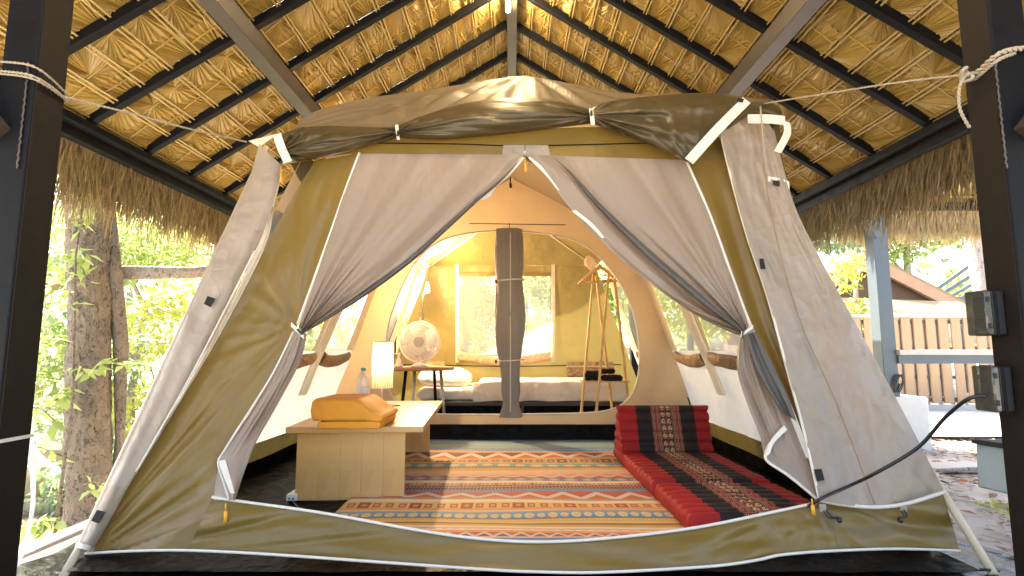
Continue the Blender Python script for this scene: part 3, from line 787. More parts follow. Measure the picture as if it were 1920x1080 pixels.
# straw huts down the slope on the left
def hut(px, py, Y, w_, roof_h, lab, seed):
    c = at_y(px, py, Y); g = gz(c.x, Y); t = thing('straw_hut', lab, 'hut', (c.x, Y, g), group='straw roofed huts down the slope')
    z = c.z - g
    prof = [(0.02, z + roof_h), (w_ * 0.3, z + roof_h * 0.82), (w_ * 0.48, z + roof_h * 0.4), (w_ * 0.55, z), (w_ * 0.5, z - 0.03)]
    MB().lathe(prof, 28).build('roof', m_straw2, t, smooth=True)
    fr = MB(); rr = random.Random(seed)
    for i in range(240):
        a = rr.random() * 2 * PI; s = w_ * 0.5; d = Vector((math.cos(a), math.sin(a), 0)); sd = Vector((-d.y, d.x, 0)) * 0.012
        p0 = d * s + Vector((0, 0, z + 0.12)); p1 = d * (s + w_ * 0.09) + Vector((0, 0, z - rr.uniform(0.08, 0.2)))
        fr.add([p0 - sd, p0 + sd, p1], [(0, 1, 2)])
    tag(fr.build('thatch_edge', m_straw2, t), kind='stuff')
    MB().box((0, 0, z / 2), (w_ * 0.62, w_ * 0.5, z)).build('wall', plain('pale_plaster', (0.60, 0.56, 0.50), 0.8), t)
    for s in (-1, 1): MB().box((s * w_ * 0.42, -w_ * 0.3, z / 2), (0.08, 0.08, z)).build('post', m_bark2, t)
hut(75, 905, 7.4, 1.5, 0.42, 'low straw roofed hut between the left post and the thick trunk', 1)
hut(95, 735, 12.5, 2.6, 0.6, 'far straw roofed hut upper left beside the thick trunk', 2)
hut(262, 845, 10.2, 1.7, 0.45, 'straw roofed hut seen between the thick trunk and the tent pole', 3)
# straw bundle of another roof by the left post
ob = thing('straw_awning', 'ragged straw awning end hanging behind the left post', 'awning', (0, 0, 0))
p = at_y(45, 560, 5.2)
fringe('straw', m_straw2, ob, (p.x - 0.6, 5.2, p.z + 0.18), (0.72, 0.0, 0.02), (0, 0, -1), (0.55, -0.5, -0.35), 5, 260, 0.12, 0.34, 0.013, 31)
MB().beam((p.x - 0.9, 5.3, p.z + 0.32), (p.x + 0.12, 5.3, p.z + 0.14), 0.3, 0.07).build('thatch_layer', m_straw2, ob)

# leaf litter and weeds on the right-hand ground
r = np.random.default_rng(5); n = 9000
X = np.concatenate([r.uniform(1.95, 9, n), r.uniform(-6.5, -2.4, n // 3)]); Yy = np.concatenate([r.uniform(1.2, 9, n), r.uniform(1.5, 9, n // 3)])
V = []; Fs = []
for i in range(len(X)):
    z = gz(X[i], Yy[i]) + 0.012; a = r.random() * 2 * PI; l = r.uniform(0.02, 0.06); w_ = l * r.uniform(0.3, 0.5)
    d = Vector((math.cos(a), math.sin(a), r.uniform(-.25, .25))); s = Vector((-d.y, d.x, r.uniform(-.4, .4))); c = Vector((X[i], Yy[i], z + 0.008)); k = len(V)
    V += [c - d * l, c + s * w_ + Vector((0, 0, .006)), c + d * l, c - s * w_ + Vector((0, 0, .006))]; Fs.append((k, k + 1, k + 2, k + 3))
me = bpy.data.meshes.new('leaf_litter'); me.from_pydata([tuple(v) for v in V], [], Fs)
M = Mat('dry_leaf_litter'); i_ = M.rnd('isl')
c = M.ramp(i_, [(0, (0.30, 0.20, 0.13)), (0.3, (0.16, 0.09, 0.05)), (0.5, (0.44, 0.36, 0.28)), (0.8, (0.50, 0.42, 0.33)), (0.93, (0.36, 0.12, 0.04)), (1, (0.30, 0.09, 0.03))])
tag(link('leaf_litter', me, M.done(M.pbr(c, 0.7))), 'dry fallen leaves scattered over the bare earth', 'leaf litter', kind='stuff')
cc = []
rr = random.Random(3)
for i in range(46):
    x = rr.uniform(2.3, 8); y = rr.uniform(2.0, 8.6); cc.append((x, y, gz(x, y) + 0.02, 0.16, 0.16, 0.03, 1))
for i in range(30):
    x = rr.uniform(-6, -3.2); y = rr.uniform(3.5, 9); cc.append((x, y, gz(x, y) + 0.03, 0.25, 0.25, 0.05, 1))
tag(leaf_mass('weeds', m_leafC, None, cc, 5000, 0.05, 90), 'sparse yellow green weeds in patches on the earth', 'weeds', kind='stuff')
for i, (px, py, l, lab) in enumerate(((1790, 876, 0.5, 'pale flat stone slab on the earth right of the tent'), (1830, 885, 0.6, 'broken stick lying beside the grey box'), (1700, 868, 0.35, 'small stone slab close to the tent wall'))):
    p = at_z(px, py, -0.1)
    if i == 1: o = MB().tube([p + Vector((-.3, 0, .01)), p + Vector((0, .03, .02)), p + Vector((.3, -.02, .015))], 0.014, 7).build('stick', m_bark2)
    else: o = MB().box(p, (l, l * 0.5, 0.035), Matrix.Rotation(0.3 * i, 3, 'Z')).build('stone', m_conc, bevel=0.01)
    tag(o, lab, 'stick' if i == 1 else 'stone')

# ================================================================ the tent
tent = thing('cabin_tent', 'large olive and beige cabin tent with tied-back door curtains standing under the thatched roof', 'tent', (0, 0, 0))
def xw(z): return lerp(1.85, 1.165, max(0, min(1, z / 1.93)))      # half width at height z
def wr(a, s=3.0, k=0.0):       # small cloth undulation
    return lambda u, v: a * fbm(u * s, v * s, k) * 0.6
def fold_fn(amp, nf, ph=0.0, conc=1.0, jag=0.35, base=0.0, seed=0.0, bulge=0.0):
    def f(u, v):
        w = nf * (u ** conc) + ph + jag * noise.noise(Vector((u * 4, v * 1.5, seed)))
        return base + amp * math.sin(2 * PI * w) * (0.25 + 0.75 * v) * min(1, 6 * u * 1.0 + 0.15) + 0.010 * noise.noise(Vector((u * 6, v * 5, seed + 3))) + bulge * math.sin(PI * u)
    return f

# --- front wall, left olive panel
def radial(px0, py0, amp, seed):
    return lambda px, py: amp * math.sin(9 * math.atan2(py0 - py, px - px0) + seed) 
LP_L = [(590, 303), (560, 350), (520, 420), (470, 520), (400, 650), (300, 810), (165, 1036)]
LP_R = [(674, 286), (650, 350), (622, 430), (590, 520), (556, 614), (500, 720), (440, 810), (410, 865), (398, 938), (352, 1031)]
def lp_off(u, v, p):
    e = min(1, min(u, 1 - u) * 5); low = sstep(0.25, 0.9, v)
    f = rays(p, 120, 1075, 9.0, 1.0, 0.0012) * 0.030 * (0.35 + 0.65 * low)
    g = rays(p, 556, 612, 5.0, 5.0, 0.002) * 0.014 * sstep(0.9, 0.5, v)
    return e * (f + g) + 0.006 * noise.noise(Vector((u * 5, v * 7, 1)))
def lp_off_old(u, v):
    e = min(u, 1 - u) * 2; low = sstep(0.45, 0.95, v)
    a = 0.004 * noise.noise(Vector((u * 4, v * 5, 1)))
    ph = u * 2.6 + (1 - v) * 5.5
    return a + e * low * (0.020 * math.sin(ph * 3.1) + 0.012 * ridge(ph * 1.6, u * 2, 3) + 0.010 * math.sin(ph * 7.3 + 1)) + 0.007 * e * ridge(u * 4 + v * 3, v * 8, 6) + 0.012 * e * (1 - low) * math.sin(u * 5 + v * 2)
cloth('front_panel', m_olive, tent, LP_L, LP_R, 40, 110, lp_off)
# --- sill
ST = [(398, 932), (436, 938), (600, 961), (760, 990), (880, 1008), (1000, 1016), (1130, 1010), (1300, 990), (1450, 960), (1530, 943), (1620, 925), (1762, 905)]
SB = [(352, 1031), (500, 1039), (700, 1053), (900, 1067), (1000, 1072), (1130, 1073), (1330, 1062), (1420, 1050), (1460, 1041), (1540, 1034), (1680, 1029), (1800, 1033)]
def sill_off(u, v, p):
    s = math.sin(PI * u) ** 0.6
    w = sstep(1000, 500, p.x)
    f = rays(p, 150, 1060, 14.0, 2.0, 0.0012) * 0.030 * w + rays(p, 1530, 925, 4.0, 3.0, 0.0018) * 0.026 * sstep(900, 1400, p.x)
    f += 0.020 * noise.noise(Vector((p.x * 0.0035 + p.y * 0.012, p.y * 0.030 - p.x * 0.0035, 7))) + 0.008 * noise.noise(Vector((p.x * 0.012, p.y * 0.05, 3)))
    return s * f
def sill_off_old(u, v):
    x = v
    return math.sin(PI * u) * (0.016 * math.sin(x * 13 + u * 5 + 2 * math.sin(x * 7)) + 0.014 * ridge(u * 1.6 + x * 6, x * 9 - u * 1.5, 4) + 0.006 * ridge(u * 5, x * 30, 8))
cloth('sill', m_olive, tent, ST, SB, 18, 150, sill_off)
piping('piping', m_pipe, tent, ST[:10], 0.0065, 0.008, 90)
piping('piping', m_pipe, tent, [(160, 1038), (250, 1033), (352, 1032)] + SB[1:], 0.0060, 0.024, 120)
# --- right olive panel
RP_L = [(1286, 300), (1330, 400), (1370, 510), (1408, 612), (1450, 690), (1480, 750), (1510, 830), (1538, 940)]
FLAP_L = [(1350, 246), (1370, 330), (1400, 440), (1440, 560), (1475, 690), (1505, 800), (1537, 938)]
cloth('front_panel', m_olive, tent, RP_L, [(p[0] + 30, p[1]) for p in FLAP_L], 24, 70,
      lambda u, v: 0.022 * math.sin(u * 11 + v * 3) * sstep(0, .2, v) * (1 - u) - 0.01)
# --- header strips
cloth('header', m_olive, tent, [(535, 268), (700, 258), (860, 252), (1110, 238), (1290, 250), (1380, 262)], [(560, 305), (680, 288), (935, 304), (1030, 304), (1290, 300), (1370, 296)], 8, 90,
      lambda u, v: -0.004 + 0.006 * noise.noise(Vector((u * 2, v * 14, 2))))
piping('seam', m_tub, tent, [(700, 268), (860, 270), (960, 273), (1100, 271), (1290, 266)], 0.003, 0.002, 40)
cloth('header_patch', m_beige, tent, [(944, 272), (940, 300), (936, 330)], [(984, 272), (983, 284), (984, 292)], 6, 8, 0.008)
cloth('header_patch', m_beige, tent, [(985, 272), (985, 284), (985, 292)], [(1028, 272), (1033, 300), (1040, 330)], 6, 8, 0.008)
# --- door curtains (upper)
CL_A = [(676, 288), (650, 350), (622, 430), (592, 520), (560, 612)]
CL_B = [(983, 290), (945, 335), (900, 374), (840, 430), (770, 493), (690, 552), (620, 596), (568, 626)]
def cur_off(seed, tie=(560, 620)):
    def f(u, v, p):
        conv = sstep(0.25, 0.9, v); e = min(1, u * 6)
        k = rays(p, tie[0], tie[1] + 8, 9.0, seed, 0.0016)
        k2 = rays(p, tie[0], tie[1] + 8, 4.0, seed + 8, 0.0012)
        edge = 0.050 * sstep(0.72, 0.86, u) * (1 - sstep(0.92, 1.0, u) * .5) * math.sin(PI * min(1, v + .02)) ** .5
        return 0.02 + e * (k * (0.010 + 0.040 * conv) + k2 * 0.030) + 0.040 * conv * math.sin(PI * u) + edge + 0.006 * noise.noise(Vector((u * 6, v * 5, seed)))
    return f
def cur_off_old(seed):
    def f(u, v):
        conv = sstep(0.35, 0.95, v); e = min(1, u * 5) 
        s = ridge(u * 4.2 + 0.5 * v, v * 0.9, seed) + 0.55 * ridge(u * 9.5 + v, v * 1.6, seed + 5)
        br = 0.020 * sstep(0.0, 0.5, v) * math.sin(u * 7.5 + 2.2 * v + seed)
        return 0.02 + e * (0.034 * conv * s + br + 0.010 * (1 - conv) * ridge(u * 3 + v * 2.5, v * 2.2 - u, seed + 9)) + 0.045 * conv * math.sin(PI * u) + 0.045 * sstep(0.80, 1.0, u) * math.sin(PI * v)
    return f
cloth('door_curtain', m_curtain, tent, CL_A, CL_B, 110, 90, cur_off(0.3))
CR_A = [(1288, 300), (1330, 400), (1370, 510), (1404, 612)]
CR_B = [(986, 290), (1020, 325), (1060, 380), (1105, 430), (1170, 492), (1235, 543), (1300, 588), (1345, 612), (1388, 630)]
cloth('door_curtain', m_curtain, tent, CR_A, CR_B, 110, 90, cur_off(1.7, (1406, 622)))
# a darker netting layer showing as bands along the gathered folds
def sub(A, B, a, b):
    A, B = Curve(A), Curve(B)
    return [tuple(A(t).lerp(B(t), a(t)))[:2] for t in [i / 14 for i in range(15)]], [tuple(A(t).lerp(B(t), b(t)))[:2] for t in [i / 14 for i in range(15)]]
a_, b_ = sub(CL_A, CL_B, lambda t: 1.0 - 0.16 * t, lambda t: 1.0)
cloth('netting_layer', m_curtain_dark, tent, a_, b_, 14, 60, lambda u, v: 0.055 + v * 0.03 + 0.035 * math.sin(PI * u))
a_, b_ = sub(CR_A, CR_B, lambda t: 0.84 - 0.36 * t, lambda t: 0.84 - 0.16 * t)
cloth('netting_layer', m_curtain_dark, tent, a_, b_, 14, 60, lambda u, v: 0.052 + 0.045 * v + 0.030 * math.sin(PI * u) * sstep(0, .15, v))
# lower hanging parts
LL_A = [(550, 618), (520, 688), (470, 772), (425, 838), (411, 866), (424, 905), (432, 937)]
LL_B = [(576, 626), (562, 680), (524, 752), (480, 830), (458, 885), (441, 938)]
cloth('door_curtain', m_curtain, tent, LL_A, LL_B, 60, 80, lambda u, v: 0.03 + (0.030 * noise.noise(Vector((u * 3.5 + v * .6, v * 1.1, 1))) + 0.016 * noise.noise(Vector((u * 9, v * 1.6, 2)))) * 1.3 * math.sin(PI * min(1, v * 1.1 + .15)) + 0.03 * math.sin(PI * u))
cloth('door_corner', m_beige, tent, [(411, 866), (404, 905), (400, 938)], [(416, 870), (430, 905), (436, 938)], 8, 12, 0.012)
RL_A = [(1386, 634), (1382, 690), (1398, 750), (1424, 815), (1437, 860), (1480, 893), (1532, 936)]
RL_B = [(1412, 616), (1440, 680), (1475, 765), (1502, 835), (1522, 885), (1540, 936)]
cloth('door_curtain', m_curtain, tent, RL_A, RL_B, 60, 80, lambda u, v: 0.03 + 1.3 * (0.030 * noise.noise(Vector((u * 3.5 + v * .6, v * 1.1, 5))) + 0.016 * noise.noise(Vector((u * 9, v * 1.6, 6)))) * math.sin(PI * min(1, v * 1.1 + .12)) * (1 - sstep(0.6, 1, v) * .7) + 0.03 * math.sin(PI * u) * (1 - v))
cloth('netting_layer', m_curtain_dark, tent, [(1398, 628), (1412, 680), (1438, 730), (1470, 776)], [(1416, 622), (1446, 680), (1476, 740), (1494, 790)], 20, 50, lambda u, v: 0.075 + 0.016 * math.sin(u * 9 + v) + 0.02 * math.sin(PI * u))
# pipings and zip tapes
piping('piping', m_pipe, tent, [(674, 286), (650, 350), (622, 430), (590, 520), (558, 608)], 0.0070, 0.016, 50)
piping('piping', m_pipe, tent, [(550, 622), (512, 700), (462, 780), (420, 846), (409, 868), (420, 905), (430, 937)], 0.0050, 0.03, 50)
piping('piping', m_pipe, tent, RP_L[:4] + [(1445, 690)], 0.0075, 0.018, 50)
piping('piping', m_pipe, tent, [(1472, 798), (1446, 828), (1436, 850), (1440, 866), (1480, 893), (1535, 938)], 0.0065, 0.03, 50)
def tape(a, b, w0, mat=None, off=0.075, name='zip_tape'):
    cl = Curve(a); cr = Curve(b)
    return cloth(name, mat or m_white, tent, cl, cr, 4, 30, off)
tape([(978, 294), (945, 331), (925, 350)], [(984, 296), (955, 330), (930, 350)], 0, off=0.04)
tape([(926, 350), (900, 366), (886, 372)], [(930, 352), (914, 372), (888, 376)], 0, off=0.05)
tape([(990, 296), (1020, 325), (1045, 355)], [(994, 294), (1030, 325), (1050, 358)], 0, off=0.04)
tape([(1072, 396), (1100, 418), (1128, 446)], [(1080, 394), (1112, 420), (1134, 446)], 0, off=0.06)
tape([(410, 864), (414, 880), (432, 925)], [(422, 862), (430, 888), (440, 925)], 0, off=0.06)
tape([(1470, 797), (1445, 826), (1436, 856)], [(1476, 806), (1452, 830), (1444, 850)], 0, off=0.06)
# ties
def strap(pts, w, mat=m_white, off=0.08, name='tie_strap', ac=(0, 0, 1), proj=F):
    c = Curve(pts); return MB().ribbon([proj(p.x, p.y, off) for p in c.pts(14)], w, ac).build(name, mat, tent, solid=0.002)
strap([(546, 608), (556, 618), (570, 632)], 0.020, off=0.10)
MB().box(F(562, 622, 0.115), (0.012, 0.012, 0.035), Matrix.Rotation(-0.7, 3, 'Y')).build('toggle', m_black, tent, bevel=0.003)
strap([(1412, 612), (1402, 620), (1388, 630)], 0.014, off=0.10)
MB().box(F(1392, 626, 0.12), (0.009, 0.012, 0.042), Matrix.Rotation(0.1, 3, 'Y')).build('toggle', m_black, tent, bevel=0.003)
# --- left pole sleeve
SL_O = [(486, 270), (462, 350), (415, 450), (365, 560), (290, 720), (212, 880), (148, 1012), (140, 1028)]
SL_I = [(530, 312), (506, 400), (470, 485), (420, 592), (345, 732), (270, 860), (190, 1004), (170, 1030)]
cloth('pole_sleeve', m_beige, tent, SL_O, SL_I, 26, 90, lambda u, v: 0.03 + 0.035 * math.sin(PI * u) + 0.010 * math.sin(u * 9 + 1.5 * math.sin(v * 5)) * math.sin(PI * v))
cloth('side_flap', m_cream, tent, [(527, 316), (506, 400), (472, 485), (422, 592), (350, 726), (290, 828)], [(530, 318), (512, 400), (503, 445), (470, 520), (400, 650), (292, 830)], 18, 70,
      lambda u, v: 0.004 + 0.008 * math.sin(u * 7 + v * 4))
piping('piping', m_pipe, tent, [(300, 812), (240, 908), (165, 1034)], 0.006, 0.02, 30)
piping('piping', m_pipe, tent, [(478, 470), (420, 585), (345, 728), (255, 885)], 0.005, 0.045, 40)
cloth('sleeve_cuff', m_white, tent, [(143, 1015), (140, 1026)], [(172, 1024), (168, 1033)], 5, 3, lambda u, v: 0.045 + 0.035 * math.sin(PI * u))
strap([(398, 572), (424, 586)], 0.022, plain('tan_tape', (0.26, 0.19, 0.14), 0.6), 0.045, 'cross_tape')
def velcro(pts, off):
    P = [F(*p, off) for p in pts]; D = Vector((0, -0.004, 0))
    MB().add(P + [q + D for q in P], [(0, 1, 2, 3), (4, 7, 6, 5), (0, 4, 5, 1), (1, 5, 6, 2), (2, 6, 7, 3), (3, 7, 4, 0)]).build('velcro_patch', m_velcro, tent)
velcro([(390, 555), (404, 560), (395, 576), (383, 570)], 0.085)
velcro([(183, 956), (198, 960), (186, 981), (172, 976)], 0.085)
velcro([(1526, 880), (1540, 879), (1545, 900), (1531, 902)], 0.085)
velcro([(1424, 485), (1431, 485), (1435, 504), (1426, 505)], 0.085)
# --- right beige storm flap (four sided)
def coons(L, R, T, B, off, nu, nv, name, mat):
    L, R, T, B = Curve(L), Curve(R), Curve(T), Curve(B)
    c00, c10, c01, c11 = T(0), T(1), B(0), B(1)
    def fn(u, v):
        p = L(v) * (1 - u) + R(v) * u + T(u) * (1 - v) + B(u) * v - (c00 * (1 - u) * (1 - v) + c10 * u * (1 - v) + c01 * (1 - u) * v + c11 * u * v)
        return F(p.x, p.y, off(u, v))
    return grid_mb(fn, nu, nv).build(name, mat, tent, smooth=True)
FL_R = [(1452, 246), (1490, 385), (1540, 488), (1600, 598), (1690, 765), (1771, 922)]
FL_B = [(1537, 938), (1580, 946), (1640, 951), (1700, 944), (1771, 922)]
FL_T = [(1350, 246), (1380, 218), (1420, 212), (1452, 246)]
def flap_off(u, v):
    return 0.055 + 0.016 * math.sin(u * 8 + 1) * (1 - v) + 0.020 * noise.noise(Vector((u * 3.5, v * 4.5, 9))) + 0.010 * ridge(u * 4 + v * 3, v * 6 - u * 3, 2) + 0.006 * ridge(u * 9 - v * 4, v * 14 + u * 5, 7) - 0.05 * u
coons(FLAP_L, FL_R, FL_T, FL_B, flap_off, 60, 110, 'storm_flap', m_beige)
piping('piping', m_pipe, tent, FLAP_L, 0.0065, 0.062, 60)
piping('piping', m_pipe, tent, FL_B, 0.0085, 0.055, 40)
piping('seam', m_rollflap, tent, [(1420, 235), (1450, 420), (1500, 600), (1570, 760), (1640, 945)], 0.0025, 0.062, 50)
# --- poles
def pole(px0, py0, px1, py1, Y0_, Y1_, lab):
    a = at_y(px0, py0, Y0_); b = at_z(px1, py1, -0.01)
    MB().tube([a, b], 0.017, 12).build('pole', m_pole, tent, smooth=True)
    return a, b
a = F(500, 275, 0.0); b = F(152, 1022, 0.03); e = at_z(118, 1082, -0.01)
MB().tube([a, b, e], 0.016, 12).build('pole', m_pole, tent, smooth=True)
a = F(1600, 640, -0.06); b = F(1764, 918, -0.035); e = at_z(1864, 1078, -0.01)
MB().tube([a, b, e], 0.017, 12).build('pole', m_pole, tent, smooth=True)
MB().tube([e + Vector((-0.05, 0, 0.02)), e + Vector((0.03, 0.01, 0.012))], 0.006, 6).build('peg_hook', m_black, tent, smooth=True)
# bungee hooks under the flap
for px, py in ((1562, 950), (1693, 948)):
    MB().ribbon([F(px - 20 if px < 1600 else px, 945, 0.06), F(px - 18 if px < 1600 else px + 2, 960, 0.06)], 0.028, (1, 0, 0)).build('loop_tab', m_beige, tent)
    pts = [F(px - 18 + 30 * t if px < 1600 else px - 3 + 6 * math.sin(6 * t), 958 + 22 * t + 5 * math.sin(5 * t), 0.065) for t in np.linspace(0, 1, 12)]
    MB().tube(pts, 0.0035, 6).tube([p + Vector((.012, 0, .004)) for p in pts], 0.0035, 6).build('bungee', m_black, tent, smooth=True)
    MB().lathe([(0.001, -.012), (.010, -.006), (.011, .006), (.001, .012)], 10, tuple(pts[-1])).build('cord_lock', m_black, tent, smooth=True)
# yellow zip pulls
def pull(px, py, l=0.06, off=0.10):
    p = F(px, py, off)
    MB().tube([p, p + Vector((0.002, 0, -l * .4))], 0.003, 6).tube([p + Vector((.002, 0, -l * .4)), p + Vector((0.005, 0, -l))], [0.007, 0.0085], 8).build('zip_pull', m_yellow, tent, smooth=True)
pull(984, 294, 0.085, 0.06); pull(423, 944, 0.075, 0.07); pull(1522, 935, 0.065, 0.10); pull(527, 312, 0.09, 0.06)
MB().box(F(984, 286, 0.05), (0.014, 0.012, 0.018)).build('zip_slider', m_steel, tent, bevel=0.003)
# --- awning roll along the front eave
def proll(T, B, bulge, name, mat, seed, ties, base=0.02, nu=40, nv=120, amp=0.044):
    def off(u, v, p):
        s = math.sin(PI * u)
        f = 0.0
        for (tx, ty) in ties:
            d = math.hypot(p.x - tx, p.y - ty); f += rays(p, tx, ty, 6.0, seed + tx, 0.003, .9) * math.exp(-d / 170) * 1.3
        f += 0.7 * noise.noise(Vector((p.x * 0.006, p.y * 0.055, seed))) + 0.35 * noise.noise(Vector((p.x * 0.014, p.y * 0.11, seed + 2)))
        return base + bulge(v) * s ** 0.6 + amp * f * s ** .5
    return cloth(name, mat, tent, T, B, nu, nv, off)
def roll(T, B, bulge, name, mat, seed, nf=3.2, base=0.02, nu=26, nv=80, amp=0.012):
    def off(u, v):
        p = 2 * PI * (nf * u + 0.8 * math.sin(v * 3.0 + seed) + 0.35 * noise.noise(Vector((u * 3, v * 6, seed))))
        return base + bulge(v) * math.sin(PI * min(1, max(0, u))) ** 0.6 + (amp * 0.6 * math.sin(p) + 0.020 * ridge(u * 4.5 + v * 1.5, v * 3.2, seed) + 0.010 * ridge(u * 10, v * 6 + u * 2, seed + 3)) * math.sin(PI * u)
    return cloth(name, mat, tent, T, B, nu, nv, off)
proll([(528, 252), (560, 240), (610, 236), (700, 238), (744, 238)], [(538, 305), (590, 298), (650, 285), (710, 268), (746, 258)], lambda v: 0.10 - 0.045 * sstep(.6, 1, v), 'awning_roll', m_awning, 1.0, [(748, 248), (520, 290)])
proll([(744, 236), (800, 214), (880, 192), (960, 184), (1040, 188), (1108, 206)], [(746, 258), (820, 262), (900, 256), (990, 246), (1060, 238), (1110, 232)], lambda v: 0.055 + 0.06 * math.sin(PI * v), 'awning_roll', m_awning, 4.2, [(742, 248), (1112, 218)])
def bigflap(u, v, p):
    f = rays(p, 1105, 215, 5.0, 2.0, 0.002) * 0.060 * math.exp(-math.hypot(p.x - 1105, p.y - 215) / 260) + rays(p, 1300, 310, 4.0, 3.0, 0.003) * 0.022
    f += 0.030 * ridge(p.x * 0.010 + p.y * .01, p.y * 0.014 - p.x * .006, 3) + 0.007 * ridge(p.x * .03, p.y * .03, 5)
    return 0.04 + 0.10 * math.sin(PI * u) ** 0.7 * math.sin(PI * min(1, v + .1)) ** .5 + f * sstep(0, .12, v)
cloth('awning_flap', m_awning, tent, [(1108, 204), (1135, 192), (1200, 182), (1290, 176), (1350, 177), (1398, 188), (1440, 193)], [(1110, 232), (1160, 250), (1215, 270), (1262, 290), (1294, 304), (1320, 282), (1352, 250)], 40, 60, bigflap)
cloth('awning_flap', m_awning, tent, [(1390, 192), (1425, 190), (1458, 198), (1468, 215)], [(1352, 250), (1385, 222), (1425, 215), (1462, 222)], 14, 24, lambda u, v: 0.03 + .03 * math.sin(PI * u))
cloth('awning_flap', m_awning, tent, [(1418, 214), (1422, 260), (1436, 300), (1444, 332)], [(1462, 222), (1462, 260), (1468, 300), (1476, 336)], 18, 30, lambda u, v: -0.03 + 0.02 * math.sin(u * 9 + v * 3))
strap([(1400, 188), (1345, 243), (1292, 302)], 0.052, m_white, 0.175, 'white_band', (1, 0, -0.75))
velcro([(1383, 184), (1395, 186), (1392, 192), (1380, 190)], 0.185)
strap([(1402, 223), (1440, 223), (1472, 226)], 0.052, m_white, 0.10, 'white_band')
strap([(1474, 228), (1476, 250), (1458, 285)], 0.040, m_white, 0.10, 'white_band', (1, 0, -.3))
strap([(1440, 338), (1462, 342), (1480, 348)], 0.045, m_white, 0.03, 'white_band')
velcro([(1449, 338), (1461, 340), (1461, 350), (1450, 347)], 0.05)
strap([(519, 252), (528, 278), (540, 304)], 0.045, m_white, 0.14, 'white_band', (1, 0, 0.3))
strap([(744, 234), (745, 248), (747, 262)], 0.016, m_white, 0.125, 'white_band', (1, 0, 0))
strap([(1108, 204), (1110, 218), (1112, 234)], 0.022, m_white, 0.125, 'white_band', (1, 0, 0))
for p in ((746, 250), (1109, 212)): MB().box(F(*p, 0.14), (0.012, 0.012, 0.03)).build('toggle', m_black, tent, bevel=0.003)
cloth('corner_tab', m_cream, tent, [(466, 264), (468, 266)], [(522, 250), (486, 276)], 8, 6, 0.02)
cloth('loose_flap', m_awning, tent, [(545, 306), (560, 335), (572, 352)], [(585, 300), (600, 312), (588, 345)], 8, 10, -0.03)
# --- roof fly
APEX = Vector((0.05, 3.5, CH + 0.534 * 3.5))
def rf(px, py, Y): return at_y(px, py, Y)
front_edge = [F(540, 256, -.02), F(610, 240, -.01), F(745, 240, -.01), F(800, 218, -.01), F(880, 198, -.01), F(960, 190, -.01), F(1040, 194, -.01), F(1108, 208, -.01), F(1200, 200, -.01), F(1330, 200, -.01), F(1440, 200, -.02)]
sil = [rf(562, 226, 3.0), rf(606, 203, 3.05), rf(700, 182, 3.2), rf(780, 172, 3.3), rf(860, 159, 3.4), rf(968, 143, 3.5), rf(1010, 146, 3.48), rf(1100, 162, 3.35), rf(1200, 180, 3.2), rf(1330, 179, 3.05), rf(1452, 196, 2.95)]
cf, cs_ = Curve(front_edge), Curve(sil)
def flyf(u, v):
    a = cf(u); b = cs_(u); p = a.lerp(b, v)
    th = math.atan2(v - 1.25, (u - 0.5) * 3.2)
    n1 = noise.noise(Vector((th * 7, v * 0.5, 1))) + 0.5 * noise.noise(Vector((th * 17, v * 0.7, 4)))
    th2 = math.atan2(v + 0.15, (u - 0.24) * 6); n2 = noise.noise(Vector((th2 * 4, v * .5, 9))) * math.exp(-abs(u - .24) * 5)
    return p + Vector((0, 0, 1)) * (0.050 * n1 + 0.045 * n2) * math.sin(PI * v) ** .6
grid_mb(flyf, 120, 20).build('roof_fly', m_fly, tent, smooth=True)
YPAR = 5.20; PK = 2.58
def roof_line(u):            # over the partition
    x = lerp(-1.165, 1.165, u); return Vector((x, YPAR, 1.93 + (PK - 1.93) * (1 - abs(x) / 1.165)))
grid_mb(lambda u, v: cs_(u).lerp(roof_line(u), v) + Vector((0, 0, -0.05 * math.sin(PI * v))), 60, 16).build('roof_panel', m_peach, tent, smooth=True)
RB = Vector((0, 5.95, 2.50)); BY = 6.72
for s in (-1, 1):
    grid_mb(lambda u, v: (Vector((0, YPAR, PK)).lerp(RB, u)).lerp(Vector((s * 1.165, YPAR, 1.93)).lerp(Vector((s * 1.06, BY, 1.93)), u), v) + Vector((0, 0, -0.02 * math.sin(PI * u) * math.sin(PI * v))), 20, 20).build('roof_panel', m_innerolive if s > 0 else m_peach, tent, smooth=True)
    MB().tube([RB + Vector((0, -.01, -.02)), (s * 1.05, BY - .01, 1.92)], 0.012, 8).build('roof_pole', m_white, tent, smooth=True)
grid_mb(lambda u, v: RB.lerp(Vector((lerp(-1.06, 1.06, u), BY, 1.93)), v), 20, 16).build('roof_panel', m_innerolive, tent, smooth=True)
